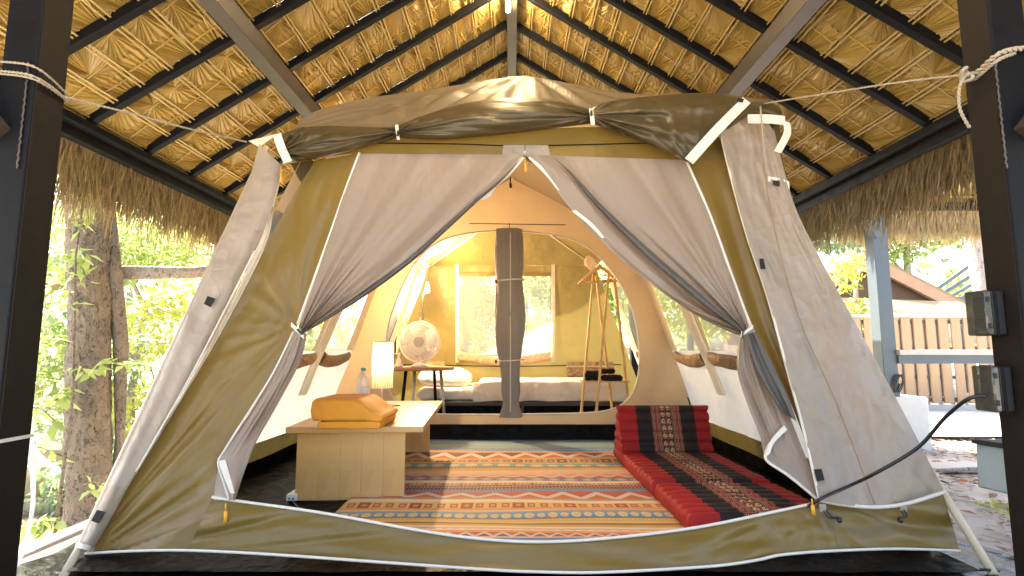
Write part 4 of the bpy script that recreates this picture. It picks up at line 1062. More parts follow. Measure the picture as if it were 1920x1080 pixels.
# --- side walls
def wall_band(s, y0f, y1f, z0, z1, name, mat, ny=30, nz=8, wob=0.0, off=0.0, seed=0, par=None):
    def fn(u, v):
        z = lerp(z0, z1, v); y = lerp(y0f(z), y1f(z), u)
        x = xw(z) + off + wob * noise.noise(Vector((y * 2.5, z * 2.5, seed))) + wob * 0.6 * math.sin(y * 9 + z * 4 + seed)
        return (s * x, y, z)
    return grid_mb(fn, ny, nz).build(name, mat, par or tent, smooth=True)
yf0 = lambda z: 2.42 + 0.233 * z
yb0 = lambda z: 7.05 - 0.17 * z
c_ = lambda a: (lambda z: a)
WZ0, WZ1 = 0.86, 1.62
for s in (-1, 1):
    wall_band(s, yf0, yb0, 0.0, 0.10, 'floor_tub_side', m_tub, 60, 3, 0.012, -0.03, s)
    wall_band(s, yf0, yb0, 0.09, 0.23, 'lower_band', m_innerolive, 60, 4, 0.010, -0.02, s)
    wall_band(s, yf0, yb0, 0.22, 0.76, 'side_wall', m_cream, 90, 14, 0.020, 0, s)
    wall_band(s, yf0, yb0, 0.76, WZ0, 'side_wall', m_cream, 60, 3, 0.004, 0.004, s)
    wall_band(s, yf0, yb0, WZ1, 1.93, 'side_wall', m_peach, 60, 6, 0.006, 0, s)
    for a, b in ((2.75, 4.15), (4.30, 4.98), (5.45, 6.55)):
        wall_band(s, c_(a), c_(b), WZ0, WZ1, 'window_netting', m_net, 16, 8, 0.004, 0.002, s)
    for a, b in ((yf0, c_(2.75)), (c_(4.15), c_(4.30)), (c_(4.98), c_(5.45)), (c_(6.55), yb0)):
        wall_band(s, a, b, WZ0, WZ1, 'side_wall', m_peach, 6, 8, 0.008, -0.004, s)
    # rolled-down window flaps
    for a, b in ((2.8, 4.12), (4.30, 4.98), (5.45, 6.5)):
        def fl(u, v, a=a, b=b):
            y = lerp(a, b, u); t = lerp(0, 2 * PI, v); sag = 0.035 * math.sin(PI * u) ; r = 0.042 + 0.010 * noise.noise(Vector((y * 5, v * 3, s)))
            z = 0.80 - sag + r * math.sin(t) * 1.2
            return (s * (xw(z) - 0.035 + r * 0.8 * math.cos(t)), y, z)
        grid_mb(fl, 40, 14).build('rolled_flap', m_rollflap, tent, smooth=True)
    # gathered gauze strip hanging between the windows
    def ga(u, v):
        z = lerp(1.75, 0.52, v); y = 4.22 + (u - 0.5) * 0.22 * (1 - 0.5 * v) + 0.03 * math.sin(v * 5)
        return (s * (xw(z) - 0.05 + 0.02 * math.sin(u * 16)), y, z)
    grid_mb(ga, 20, 24).build('gauze_strip', m_cream, tent, smooth=True)
MB().tube([(xw(.19) - .06, 5.1, .19), (xw(.4) - .05, 5.12, 0.42)], 0.006, 6).build('tie_cord', m_tub, tent, smooth=True)
# --- partition with the round-cornered doorway
DO = [(955, 433), (1000, 436), (1050, 443), (1085, 455), (1118, 477), (1150, 513), (1174, 553), (1189, 595), (1197, 640), (1198, 690), (1191, 725), (1178, 748), (1150, 766), (1100, 774), (955, 777),
      (850, 777), (790, 774), (755, 762), (736, 742), (724, 712), (722, 660), (730, 604), (748, 552), (774, 500), (800, 470), (830, 450), (870, 439), (912, 434)]
dpts = Curve([tuple(at_y(px, py, YPAR)) for px, py in DO] + [tuple(at_y(*DO[0], YPAR))])
outer = [Vector((0, 0, PK)), Vector((1.165, 0, 1.93)), Vector((1.80, 0, 0.155)), Vector((-1.80, 0, 0.155)), Vector((-1.165, 0, 1.93)), Vector((0, 0, PK))]
dc = Vector((0, 0, 1.0))
def hit_outer(d):
    best = None
    for a, b in zip(outer[:-1], outer[1:]):
        a2 = a - dc; e = b - a; den = d.x * e.z - d.z * e.x
        if abs(den) < 1e-9: continue
        t = (a2.x * e.z - a2.z * e.x) / den; q = (a2.x * d.z - a2.z * d.x) / den
        if t > 0 and -1e-6 <= q <= 1 + 1e-6 and (best is None or t < best): best = t
    return best or 1.0
def partf(u, v):
    p = dpts(u); d = Vector((p.x, 0, p.z)) - dc; t = hit_outer(d); t = max(t, 1.0)
    q = dc + d * lerp(1.0, t, v)
    return (q.x, YPAR + 0.010 * noise.noise(Vector((q.x * 2.2, q.z * 2.2, 3))) * min(1, v * 5) + 0.008 * math.sin(q.x * 9 + q.z * 3) * v, q.z)
grid_mb(partf, 160, 14).build('partition', m_peach, tent, smooth=True)
MB().tube([p + Vector((0, -0.006, 0)) for p in [dpts(i / 160) for i in range(161)]], 0.008, 6, False).build('door_piping', m_pipe, tent, smooth=True)
MB().tube([at_y(880 + 20 * i, 419 + 0.3 * i, YPAR - 0.012) for i in range(10)], 0.004, 5).build('seam', m_tub, tent)
MB().tube([at_y(955, 418, YPAR - 0.012), at_y(955, 432, YPAR - 0.012)], 0.003, 5).build('seam', m_tub, tent)
for s in (-1, 1):
    a = Vector((0, YPAR - 0.03, PK)); b = Vector((s * 1.165, YPAR - 0.03, 1.93))
    MB().add([a + Vector((0, 0, .09)), b + Vector((0, 0, .09)), b, a], [(0, 1, 2, 3)]).build('valance', m_innerolive, tent)
MB().tube([at_y(957, 322, YPAR - .06), at_y(957, 345, YPAR - .06)], 0.007, 6).tube([at_y(957, 344, YPAR - .06), at_y(958, 352, YPAR - .06)], 0.014, 6).build('hang_cord', m_black, tent, smooth=True)
def curbf(u, v):
    x = lerp(-1.83, 1.83, u); z = lerp(0.0, 0.162, v)
    return (x, YPAR - 0.015 - 0.05 * (1 - v) - 0.012 * noise.noise(Vector((x * 5, z * 14, 2))) - 0.006 * noise.noise(Vector((x * 17, z * 40, 2))), z)
grid_mb(curbf, 160, 10).build('floor_tub_curb', m_tub, tent, smooth=True)
# the rolled-up netting door in the middle of the doorway
rc = Curve([tuple(at_y(955, 430, YPAR - 0.07)), tuple(at_y(955, 500, YPAR - .07)), tuple(at_y(956, 570, YPAR - .07)), tuple(at_y(956, 640, YPAR - .07)), tuple(at_y(957, 700, YPAR - .07)), tuple(at_y(958, 782, YPAR - .05))])
wprof = Curve([(0, 0.115, 0), (.2, .125, 0), (.28, 0.112, 0), (.5, 0.130, 0), (.66, 0.118, 0), (.74, 0.092, 0), (.88, 0.085, 0), (.93, 0.07, 0), (1, 0.105, 0)])
def rolled(u, v):
    p = rc(v); t = u * 2 * PI; w_ = wprof(v).y
    r_ = w_ * (1 + 0.13 * ridge(math.cos(t) * 2.2, math.sin(t) * 2.2, v * 2.0) + 0.08 * math.sin(t * 4 + 1.5 * math.sin(v * 6)) + 0.05 * noise.noise(Vector((math.cos(t) * 2, math.sin(t) * 2, v * 7))))
    return (p.x + r_ * math.cos(t), p.y + 0.6 * r_ * math.sin(t), p.z)
m_rolled = fabric('rolled_grey_netting', (0.27, 0.24, 0.20), 0.12, 0.6, 0.25, scale=5)
rdo = grid_mb(rolled, 60, 90).build('rolled_door', m_rolled, tent, smooth=True)
for py in (526, 676):
    p = at_y(956, py, YPAR - .07); MB().tube([p + Vector((0.13 * math.cos(t), 0.085 * math.sin(t), 0.008 * math.cos(t))) for t in np.linspace(0, 2 * PI, 26)], 0.008, 6, False).build('tie_strap', m_white, rdo, smooth=True)
    p = at_y(930, py + 2, YPAR - .17); MB().box(p, (0.02, 0.02, 0.035)).build('toggle', m_black, rdo, bevel=.003)
MB().tube([at_y(957, y, YPAR - .155) for y in range(436, 780, 12)], 0.005, 5).build('zip_line', m_pipe, rdo)
MB().tube([at_y(934, 445, YPAR - .1), at_y(928, 470, YPAR - .11), at_y(930, 500, YPAR - .12), at_y(934, 550, YPAR - .14)], 0.007, 5).build('piping', m_pipe, tent, smooth=True)
# --- back wall
wl_, wr_ = at_y(858, 520, 6.8), at_y(1032, 520, 6.8); wt, wb = at_y(950, 519, 6.8).z, at_y(950, 665, 6.9).z
def back_y(z): return 7.05 - 0.17 * z
def bband(xa, xb, z0, z1, name, mat, nx=20, nz=10, wob=0.010, off=0.0):
    def fn(u, v):
        z = lerp(z0, z1, v); a = xa(z) if callable(xa) else xa; b = xb(z) if callable(xb) else xb; x = lerp(a, b, u)
        return (x, back_y(z) - off + wob * math.sin(x * 8 + z * 3) + wob * noise.noise(Vector((x * 3, z * 3, 6))), z)
    return grid_mb(fn, nx, nz).build(name, mat, tent, smooth=True)
bx = lambda z: lerp(1.80, 1.06, z / 1.93)
nbx = lambda z: -bx(z)
bband(nbx, bx, 0, 0.12, 'floor_tub_side', m_tub)
bband(nbx, bx, 0.12, wb, 'back_wall', m_innerolive, 50)
bband(nbx, wl_.x, wb, wt, 'back_wall', m_innerolive, 30, 24, 0.014)
bband(wr_.x, bx, wb, wt, 'back_wall', m_innerolive, 30, 24, 0.014)
bband(nbx, bx, wt, 1.93, 'back_wall', m_innerolive, 50, 4)
bband(wl_.x, wr_.x, wb, wt, 'window_netting', m_net, 14, 14, 0.002)
for x in (wl_.x, wr_.x + 0.03):
    MB().ribbon([(x, back_y(z) - 0.02, z) for z in np.linspace(wb - 0.10, wt + 0.15, 14)], 0.05, (1, 0, 0)).build('window_frame', m_cream, tent)
MB().ribbon([(wl_.x - 0.02 + t * (wr_.x - wl_.x + .06), back_y(wt) - 0.02, wt + 0.02) for t in (0, .5, 1)], 0.04, (0, 0, 1)).build('window_frame', m_innerolive, tent)
m_orangeflap = fabric('terracotta_rolled_flap', (0.62, 0.38, 0.24), 0.3, 0.5, 0.4, scale=9)
def bfl(u, v):
    x = lerp(wl_.x, wr_.x, u); t = 2 * PI * v; r_ = 0.045; z = wb - 0.01 - 0.07 * math.sin(PI * u) + r_ * math.sin(t) * 1.3
    return (x, back_y(z) - 0.05 + r_ * math.cos(t) * .7, z)
grid_mb(bfl, 30, 12).build('rolled_flap', m_orangeflap, tent, smooth=True)
MB().tube([(x, back_y(.62) - 0.02, 0.665 - 0.012 * math.cos(x * 2)) for x in np.linspace(-1.4, 1.4, 30)], 0.006, 5).build('seam', m_tub, tent, smooth=True)
for xa, xb in ((at_y(1062, 690, 6.9).x, at_y(1150, 690, 6.9).x), (at_y(800, 690, 6.9).x, at_y(835, 690, 6.9).x)):
    za, zb_ = at_y(1062, 713, 6.9).z, at_y(1062, 678, 6.9).z
    wp = MB().box(((xa + xb) / 2, 6.88, (za + zb_) / 2), (xb - xa, 0.02, zb_ - za)).build('wall_pocket', m_rollflap, tent, bevel=0.006)
    MB().box(((xa + xb) / 2, 6.865, zb_ - .06), (xb - xa, 0.01, 0.02)).build('pocket_trim', m_cream, wp)
# groundsheet inside
def gs(u, v):
    x = lerp(-1.84, 1.84, u); y = lerp(2.2, 7.05, v)
    return (x, y, 0.002 + 0.006 * noise.noise(Vector((x * 5, y * 5, 0))) + 0.004)
grid_mb(gs, 90, 110).build('groundsheet', m_tub, tent, smooth=True)
# fly behind the storm flap, outside of the right wall, and the left outer fly strip
for s in (1,):
    grid_mb(lambda u, v: (s * (xw(lerp(0.12, 1.93, v)) + 0.10), lerp(2.62 + 0.1 * v, 6.9, u), lerp(0.12, 1.93, v) + 0.02), 4, 4) if False else None

# ================================================================ striped rug
def rugmat():
    M = Mat('striped_kilim'); x, y, z = M.xyz()
    # gentle wander of the bands, as the cloth lies a little wavy
    wn_ = M.noise(1.6, 2); y = y + (wn_ - 0.5) * 0.030
    def FY(py): return at_z(1000, py, 0.015).y
    CR = (0.76, 0.61, 0.42); OR = (0.72, 0.27, 0.08); RD = (0.50, 0.085, 0.03); MAR = (0.13, 0.030, 0.028); TEAL = (0.17, 0.32, 0.34)
    BLUE = (0.10, 0.21, 0.38); OCH = (0.62, 0.35, 0.06); TAN = (0.50, 0.32, 0.17); GREY = (0.20, 0.16, 0.18); SAND = (0.66, 0.48, 0.27); GOLD = (0.70, 0.44, 0.11); PINK = (0.66, 0.42, 0.30); BRN = (0.24, 0.12, 0.04)
    bands = [(828, BLUE), (834, TEAL), (838, (0.20, 0.30, 0.30)), (842, BLUE), (848, TAN), (850, OR), (852, MAR), (861, OCH), (863, TAN), (869, OCH), (872, TEAL), (879, BRN), (881, OCH), (885, SAND), (888, PINK), (892, OR),
             (897, GREY), (905, CR), (909, SAND), (913, MAR), (916, OR), (917, MAR), (920, GREY), (922, BLUE), (925, BRN), (926, RD), (937, TAN), (941, CR), (947, GOLD), (957, OR), (960, SAND), (962, TAN),
             (964, TEAL), (970, BLUE), (975, BRN), (976, OCH), (981, GOLD), (985, BRN), (987, OCH), (991, CR), (994, PINK), (998, CR), (1000, OR), (1005, RD), (1012, CR), (1014, BLUE), (1020, OCH), (1030, RD)]
    yA, yB = FY(1040), FY(826)
    def mk(bs):
        st = []
        for i in range(len(bs) - 1, -1, -1):
            ytop = FY(bs[i + 1][0]) if i + 1 < len(bs) else yA
            st.append(((ytop - yA) / (yB - yA), bs[i][1]))
        return st
    t = (y - yA) / (yB - yA)
    mid = 24
    st_far = mk(bands[:mid + 1]); st_near = mk(bands[mid:])
    # st_far elements start at lower edge of each band
    yc = (FY(bands[mid][0]) - yA) / (yB - yA)
    st_far = [(((FY(bands[i + 1][0]) if i + 1 < len(bands) else yA) - yA) / (yB - yA), bands[i][1]) for i in range(mid - 1, -1, -1)]
    st_near = [(((FY(bands[i + 1][0]) if i + 1 < len(bands) else yA) - yA) / (yB - yA), bands[i][1]) for i in range(len(bands) - 1, mid - 1, -1)]
    c = M.mix(t.gt(yc), M.ramp(t, st_near, True), M.ramp(t, st_far, True))
    def band(a, b): return FY(b), FY(a)          # py a (far) .. b (near)
    def local(a, b):
        lo, hi = band(a, b); return (y - lo) / (hi - lo), y.inside(lo, hi)
    def zig(a, b, per, col, fill, wd=0.22):
        nonlocal c
        v, m = local(a, b); tri = (x / per).pp(0.5) * 2.0
        c = M.mix(m * (v - tri * 0.85).lt(0.0), c, fill)
        c = M.mix(m * (v - 0.05 - tri * 0.8).abs().lt(wd), c, col)
    def dash(py, hw, per, col, duty=0.5):
        nonlocal c
        yy = FY(py); c = M.mix((y - yy).abs().lt(hw) * (x / per).frac().lt(duty), c, col)
    def ovals(a, b, per, col, rx=0.36, ry=0.36, inner=None):
        nonlocal c
        v, m = local(a, b); u = (x / per).frac() - 0.5; big = ((x / per).floor()._m('MODULO', 2.0)).abs() * 0.35 + 0.8
        d = ((u / rx)._m('POWER', 2.0) + ((v - 0.5) / ry)._m('POWER', 2.0)) / big
        c = M.mix(m * d.lt(1.0), c, col)
        if inner: c = M.mix(m * d.lt(0.3) * 0.6, c, inner)
    def squares(a, b, per, col):
        nonlocal c
        v, m = local(a, b); u = (x / per).frac() - 0.5
        o = u.abs().lt(0.30) * (v - 0.5).abs().lt(0.34); i = u.abs().lt(0.17) * (v - 0.5).abs().lt(0.16)
        big = ((x / per).floor() / 4.0).frac().lt(0.2)
        o2 = u.abs().lt(0.46) * (v - 0.5).abs().lt(0.46)
        c = M.mix(m * (o2 * big), c, (0.30, 0.05, 0.03))
        c = M.mix(m * o, c, col); c = M.mix(m * i, c, (0.55, 0.34, 0.10))
    WHT = (0.62, 0.52, 0.41)
    dash(831, 0.010, 0.026, WHT); dash(845, 0.012, 0.030, (0.35, 0.42, 0.48)); zig(852, 861, 0.22, WHT, (0.50, 0.12, 0.05), 0.24)
    squares(863, 869, 0.085, (0.16, 0.07, 0.04)); ovals(872, 879, 0.12, (0.62, 0.47, 0.26))
    dash(880, 0.006, 0.025, WHT); zig(892, 897, 0.13, WHT, (0.50, 0.12, 0.05), 0.2); ovals(897, 905, 0.11, (0.36, 0.27, 0.26), 0.42, 0.42, (0.62, 0.5, 0.4))
    squares(909, 912.5, 0.028, (0.22, 0.11, 0.06)); dash(914.5, 0.005, 0.022, WHT); dash(918.5, 0.005, 0.022, WHT); dash(921, 0.004, 0.018, (0.5, 0.45, 0.4)); dash(923.5, 0.004, 0.02, WHT)
    zig(926, 937, 0.20, WHT, (0.52, 0.13, 0.04), 0.22); dash(938, 0.004, 0.014, MAR); dash(940, 0.003, 0.012, (0.25, 0.16, 0.10))
    squares(947, 957, 0.070, (0.36, 0.085, 0.035)); ovals(964, 975, 0.060, (0.66, 0.50, 0.24), 0.40, 0.34, (0.62, 0.42, 0.16)); dash(978, 0.004, 0.020, WHT)
    dash(996, 0.010, 0.055, (0.66, 0.40, 0.12)); zig(1003, 1012, 0.085, WHT, (0.22, 0.08, 0.08), 0.2)
    f = M.noise(1, 3, vec=M.coord((400, 90, 90))); g = M.noise(3, 4)
    c = M.mix(f * 0.15, c, dim((0.5, 0.4, 0.3), 0.5)); c = M.mix(g * 0.06, c, (0.15, 0.1, 0.06))
    ln = M.noise(1, 2, vec=M.coord((1.5, 70, 1)))
    c = M.mix(ln.gt(0.60) * 0.18, c, (0.20, 0.11, 0.05))
    return M.done(M.pbr(c, 0.75, 0, M.bump(f, 0.25, 0.002)))
m_rug = rugmat()
ry0, ry1 = at_z(960, 1030, 0).y, at_z(960, 829, 0).y
def rugf(u, v):
    x = lerp(lerp(-0.94, -0.86, v), 1.50, u); y = lerp(ry0, ry1, v) + 0.05 * u * v
    w_ = 0.006 * math.sin(y * 13 + 1.5 * math.sin(x * 2.3)) + 0.007 * noise.noise(Vector((x * 2.2, y * 3, 8)))
    return (x, y, 0.022 + w_ * 0.75)
tag(grid_mb(rugf, 140, 160).build('striped_rug', m_rug, smooth=True, solid=0.006), 'orange, blue and ochre striped patterned rug on the tent floor', 'rug')

# ================================================================ red and black folding floor cushion
def thai():
    M = Mat('red_black_woven_cotton'); x, y, z = M.xyz()
    W = 0.66; u = x / W
    RED = (0.36, 0.012, 0.012); BLK = (0.012, 0.011, 0.012); MR = (0.15, 0.022, 0.018); CRM = (0.50, 0.33, 0.20)
    c = M.ramp(u, [(0, RED), (0.185, BLK), (0.355, MR), (0.685, BLK), (0.845, dim(RED, 0.8))], True)
    # fine warp stripes with beads
    sx = (u * 62.0).frac(); bead = (y * 70.0 + z * 70.0).frac()
    inp = u.inside(0.36, 0.68); cen = u.inside(0.455, 0.585)
    c = M.mix(inp * sx.lt(0.42) * bead.lt(0.72), c, CRM)
    c = M.mix(inp * ((u * 12.4).frac()).lt(0.22), c, (0.30, 0.045, 0.03))
    # centre band of rounded motifs
    c = M.mix(cen, c, (0.045, 0.03, 0.022))
    uu = (u - 0.455) / 0.065; fu = uu.frac() - 0.5; fv = ((y + z) * 15.0).frac() - 0.5
    d = (fu / 0.36)._m('POWER', 2.0) + (fv / 0.40)._m('POWER', 2.0)
    c = M.mix(cen * d.lt(1.0), c, (0.50, 0.34, 0.19)); c = M.mix(cen * ((fu - 0.12).abs().lt(0.07) * (fv - 0.14).abs().lt(0.08)), c, BLK)
    c = M.mix(cen * (fv + 0.22).abs().lt(0.05) * fu.abs().lt(0.22), c, BLK)
    c = M.mix((u - 0.52).abs().lt(0.006), c, (0.40, 0.03, 0.02))
    f = M.noise(220, 2); c = M.mix(f * 0.25, c, dim((0.3, 0.1, 0.05), 0.2))
    return M.done(M.pbr(c, 0.7, 0, M.bump(M.noise(30, 4), 0.35, 0.006), 0.3))
m_thai = thai()
BL = at_z(1168, 868, 0.05); BR = at_z(1334, 858, 0.05); NL = at_z(1288, 992, 0.03)
xa = (BR - BL); xa.z = 0; W = 0.66; xd = xa.normalized(); yd = (NL - BL); yd.z = 0; LEN = yd.length + 0.12; yd = yd.normalized(); xd = Vector((-yd.y, yd.x, 0)); W = 0.66
cush = thing('floor_cushion', 'red and black woven folding floor cushion with triangular backrest on the rug', 'cushion', (BL.x, BL.y, 0.028))
FM = Matrix(((xd.x, -yd.x, 0, 0), (xd.y, -yd.y, 0, 0), (0, 0, 1, 0), (0, 0, 0, 1)))     # local x along width, local y towards the back
def put(o): 
    o.matrix_parent_inverse = Matrix.Identity(4); o.matrix_local = FM; return o
def mat_section(y0, y1, h, name):
    n = int(round((y0 - y1) / 0.080)); mb = MB(); NR = n * 12
    def fn(u, v):      # v runs round the cross-section edge: left side, top, right side
        yy = lerp(y0, y1, u); rid = abs(math.sin(PI * u * n)); hz = h * (0.84 + 0.16 * rid ** 0.5)
        e = min(u, 1 - u) * n; hz *= min(1, 0.35 + e * 1.3)
        t = v * 2 - 1; px = 0.5 * (1 + math.copysign(min(1, abs(t) * 1.12) ** 1.0, t))
        side = max(0, (abs(t) - 0.88) / 0.12)
        zz = hz * (1 - 0.10 * abs(t) ** 4) * math.sqrt(max(0, 1 - side ** 2)) if side > 0 else hz * (1 - 0.10 * abs(t) ** 4)
        puff = 0.022 * math.sin(PI * min(1, zz / max(hz, 1e-3))) * (1 if side > 0 else 0) * (0.93 + 0.07 * rid)
        xx = px * W + math.copysign(puff, t)
        return (xx, yy, zz + 0.006 * noise.noise(Vector((xx * 9, yy * 9, 2))))
    grid_mb(fn, NR, 60, mb); o = put(mb.build(name, m_thai, cush, smooth=True)); return o
jn = -LEN * 0.58
mat_section(0.0, jn, 0.105, 'seat_section'); mat_section(jn - 0.004, -LEN, 0.10, 'seat_section')
# backrest: wedge with five rolls, leaning back
H = 0.40
def backf(u, v):       # u across, v: up the front, then down the back
    n = 5.6
    if v < 0.6:
        t = v / 0.6; rid = abs(math.sin(PI * t * n)); y = -0.02 + 0.13 * t; z = 0.02 + H * t; nrm = -0.020 * rid ** .6
        y += nrm; 
    else:
        t = (v - 0.6) / 0.4; y = 0.11 + 0.04 * math.sin(PI * min(1, t * 3) / 1) * 0 + 0.20 * t; z = 0.02 + H * (1 - t); rid = abs(math.sin(PI * (1 - t) * n)); y += 0.018 * rid
    return (u * W + 0.01 * (u - .5) * rid, y, z)
o = put(grid_mb(backf, 50, 110).build('backrest', m_thai, cush, smooth=True))
M = Mat('red_cushion_end'); x, y, z = M.xyz()
tri = ((z - 0.02) / 0.071).frac(); c = M.mix(((y + 0.005).abs() / 0.055 - (tri - 0.5).abs() * -1.0 - 0.55).lt(0.0) * 1.0, (0.36, 0.012, 0.012), (0.62, 0.50, 0.38))
c = M.mix(z.lt(0.14) + z.gt(0.36), c, (0.36, 0.012, 0.012)); m_redend = M.done(M.pbr(c, 0.7, 0, M.bump(M.noise(30, 3), .3, .005)))
for s in (0, 1):
    def endf(u, v, s=s):
        t = v; n = 5.6; rid = abs(math.sin(PI * t * n)); z = 0.02 + H * t; ya = -0.02 + 0.13 * t - 0.02 * rid ** .6; yb = 0.31 - 0.20 * t + 0.018 * rid
        return ((s * W) + (1 if s else -1) * (0.004 + 0.016 * rid ** .7 * math.sin(PI * u) ** .5), lerp(ya, yb, u), z)
    put(grid_mb(endf, 10, 80).build('backrest_end', m_redend, cush, smooth=True))

# ================================================================ low wooden table
TR = math.radians(3.2); tf = at_z(552, 943, 0.0)
tbl = thing('low_table', 'low pale wooden table with slab legs standing at the left of the rug', 'table', (tf.x, tf.y, 0.012), TR)
FW = at_z(755, 943, 0).x - tf.x; TH = 0.385
m_pinef = m_pine
np_ = 5; bw_ = FW / np_
for i in range(np_):
    o = MB().box((0, 0, 0), (bw_ - 0.0005, 0.030, TH)).build('front_board', m_pinef, tbl, bevel=0.0006, seg=1); o.location = (bw_ * (i + .5), 0.015, TH / 2)
MB().box((FW / 2, 1.34, TH / 2), (FW + 0.03, 0.03, TH)).build('back_leg', m_pinef, tbl, bevel=0.002)
MB().box((FW * 0.25, 0.7, TH - 0.05), (0.03, 1.3, 0.09)).build('rail', m_pinef, tbl, bevel=0.002)
tlx = at_z(520, 810, .42).x - tf.x; trx = at_z(785, 810, .42).x - tf.x
MB().box(((tlx + trx) / 2, 0.70, TH + 0.017), (trx - tlx, 1.54, 0.034)).build('tabletop', m_pinetop, tbl, bevel=0.003)
TZ = TH + 0.034 + 0.012

# orange folded triangular cushion
m_orange = fabric('orange_cotton', (0.74, 0.30, 0.022), 0.0, 0.75, 0.25, var=0.06, scale=6)
oc = thing('folded_cushion', 'folded orange fabric cushion lying on the low table', 'cushion', (0, 0, 0))
c0 = at_z(582, 806, TZ); c1 = at_z(706, 806, TZ); D = 0.42; Wd = c1.x - c0.x
prof = [(-0.02, 0.055), (0.0, 0.16), (0.30, 0.165), (0.72, 0.155), (1.0, 0.048)]
def pad(name, zlo, zhi_l, zhi_r, x0, x1, y0, y1, seed, slant):
    def fn(u, v):
        # superellipse-like closed pad: u around length x, v around section y-z
        t = v * 2 * PI; cy_, cz_ = math.cos(t), math.sin(t)
        e = lambda q, k: math.copysign(abs(q) ** k, q)
        sx = math.sin(PI * min(1, max(0, u * 9, 0) if u < 1 / 18 else (1 - u) * 9 if u > 17 / 18 else 1) / 2)
        sx = min(1, (min(u, 1 - u) * 45) ** 0.4) if min(u, 1 - u) < 1 / 45 else 1
        x = lerp(x0, x1, u); zt = lerp(zhi_l, zhi_r, sstep(0.58 if slant else 0, 1.0, u)) if slant else lerp(zhi_l, zhi_r, u)
        yc = (y0 + y1) / 2; hy = (y1 - y0) / 2; zc = (zlo + zt) / 2; hz = (zt - zlo) / 2
        y = yc + e(cy_, 0.16) * hy * (0.98 + 0.02 * sx); z = zc + e(cz_, 0.26) * hz * sx
        return (x + 0.004 * noise.noise(Vector((y * 8, z * 8, seed))), y + 0.16 * (x - x0) * 0.0, z + 0.003 * noise.noise(Vector((x * 10, y * 10, seed))))
    return grid_mb(fn, 60, 60).build(name, m_orange, oc, smooth=True)
yq = c0.y
pad('lower_pad', TZ + 0.002, TZ + 0.045, TZ + 0.050, c0.x + 0.035, c1.x + 0.02, yq, yq + D, 1, False)
pad('upper_pad', TZ + 0.044, TZ + 0.165, TZ + 0.075, c0.x, c1.x + 0.03, yq - 0.01, yq + D, 2, True)

# water bottle
bp = at_z(680, 768, TZ); bp = Vector((at_y(680, 745, 3.95).x, 3.95, TZ))
bt = thing('water_bottle', 'clear plastic water bottle with teal cap behind the orange cushion', 'bottle', tuple(bp))
M = Mat('clear_plastic'); g_ = M.node('ShaderNodeBsdfGlossy'); g_.inputs['Roughness'].default_value = 0.08
m_plastic = M.done(M.mixs(0.30, M.transp((0.93, 0.96, 0.97)), M.mixs(0.45, M.pbr((0.75, 0.78, 0.80), 0.15), g_.outputs[0])))
pr = [(0.0, 0.0), (0.042, 0.004)]
for i in range(10): pr += [(0.046, 0.02 + i * 0.018), (0.042, 0.029 + i * 0.018)]
pr += [(0.046, 0.21), (0.044, 0.235), (0.030, 0.262), (0.018, 0.276), (0.017, 0.288)]
MB().lathe(pr, 28).build('body', m_plastic, bt, smooth=True)
MB().lathe([(0.0, 0.306), (0.0185, 0.304), (0.019, 0.284), (0.0, 0.284)], 20).build('cap', plain('teal_cap', (0.05, 0.35, 0.33), 0.4), bt, smooth=True)
M = Mat('bottle_label'); x, y, z = M.xyz(); m_lab = M.done(M.pbr(M.mix((z * 90.0).frac().gt(0.6), (0.75, 0.75, 0.72), (0.55, 0.60, 0.62)), 0.4))
MB().lathe([(0.0465, 0.10), (0.0465, 0.165)], 28).build('label', m_lab, bt, smooth=True)

# table lamp
lp = Vector((at_y(716, 740, 4.10).x, 4.10, TZ))
lam = thing('table_lamp', 'lit cylindrical table lamp with ribbed cream shade on the low table', 'lamp', tuple(lp))
zs0 = at_y(716, 727, 4.10).z - TZ; zs1 = at_y(716, 641, 4.10).z - TZ; rs = 0.080
M = Mat('lit_paper_shade'); x, y, z = M.xyz()
ang_ = y._m('ARCTAN2', x) * (24 / (2 * PI)); rib = ang_.frac().lt(0.16)
c = M.mix(rib, (0.86, 0.74, 0.55), (0.07, 0.04, 0.02))
em = M.node('ShaderNodeEmission'); M.put(em.inputs[0], M.mix(rib, (1.0, 0.78, 0.48), (0.25, 0.12, 0.04))); em.inputs[1].default_value = 0.0
ad = M.t.nodes.new('ShaderNodeAddShader'); s1 = M.mixs(0.42, M.pbr(c, 0.7), M.transl(c)); M.t.links.new(s1, ad.inputs[0]); M.t.links.new(em.outputs[0], ad.inputs[1])
m_shade = M.done(ad.outputs[0])
shd = MB().lathe([(rs, zs0), (rs, (zs0 + zs1) / 2), (rs, zs1)], 48).build('lamp_shade', m_shade, lam, smooth=True)
for i in range(22):
    a = 2 * PI * i / 22; MB().tube([(math.cos(a) * (rs + .001), math.sin(a) * (rs + .001), zs0), (math.cos(a) * (rs + .001), math.sin(a) * (rs + .001), zs1)], 0.0022, 5).build('shade_rib', m_rtop, shd)
for z_ in (zs0, zs1): MB().tube([(rs * math.cos(t), rs * math.sin(t), z_) for t in np.linspace(0, 2 * PI, 40)], 0.004, 6, False).build('shade_rim', m_white, shd, smooth=True)
MB().tube([(0, 0, 0.01), (0, 0, zs0 + 0.06)], 0.006, 8).build('stem', m_pole, lam, smooth=True)
MB().lathe([(0.0, 0.014), (0.050, 0.012), (0.055, 0.0), (0.0, 0.0)], 28).build('base', m_pine, lam, smooth=True)
m_bulb = Mat('glowing_bulb'); e = m_bulb.node('ShaderNodeEmission'); e.inputs[0].default_value = (1, .72, .38, 1); e.inputs[1].default_value = 14; m_bulb = m_bulb.done(e.outputs[0])
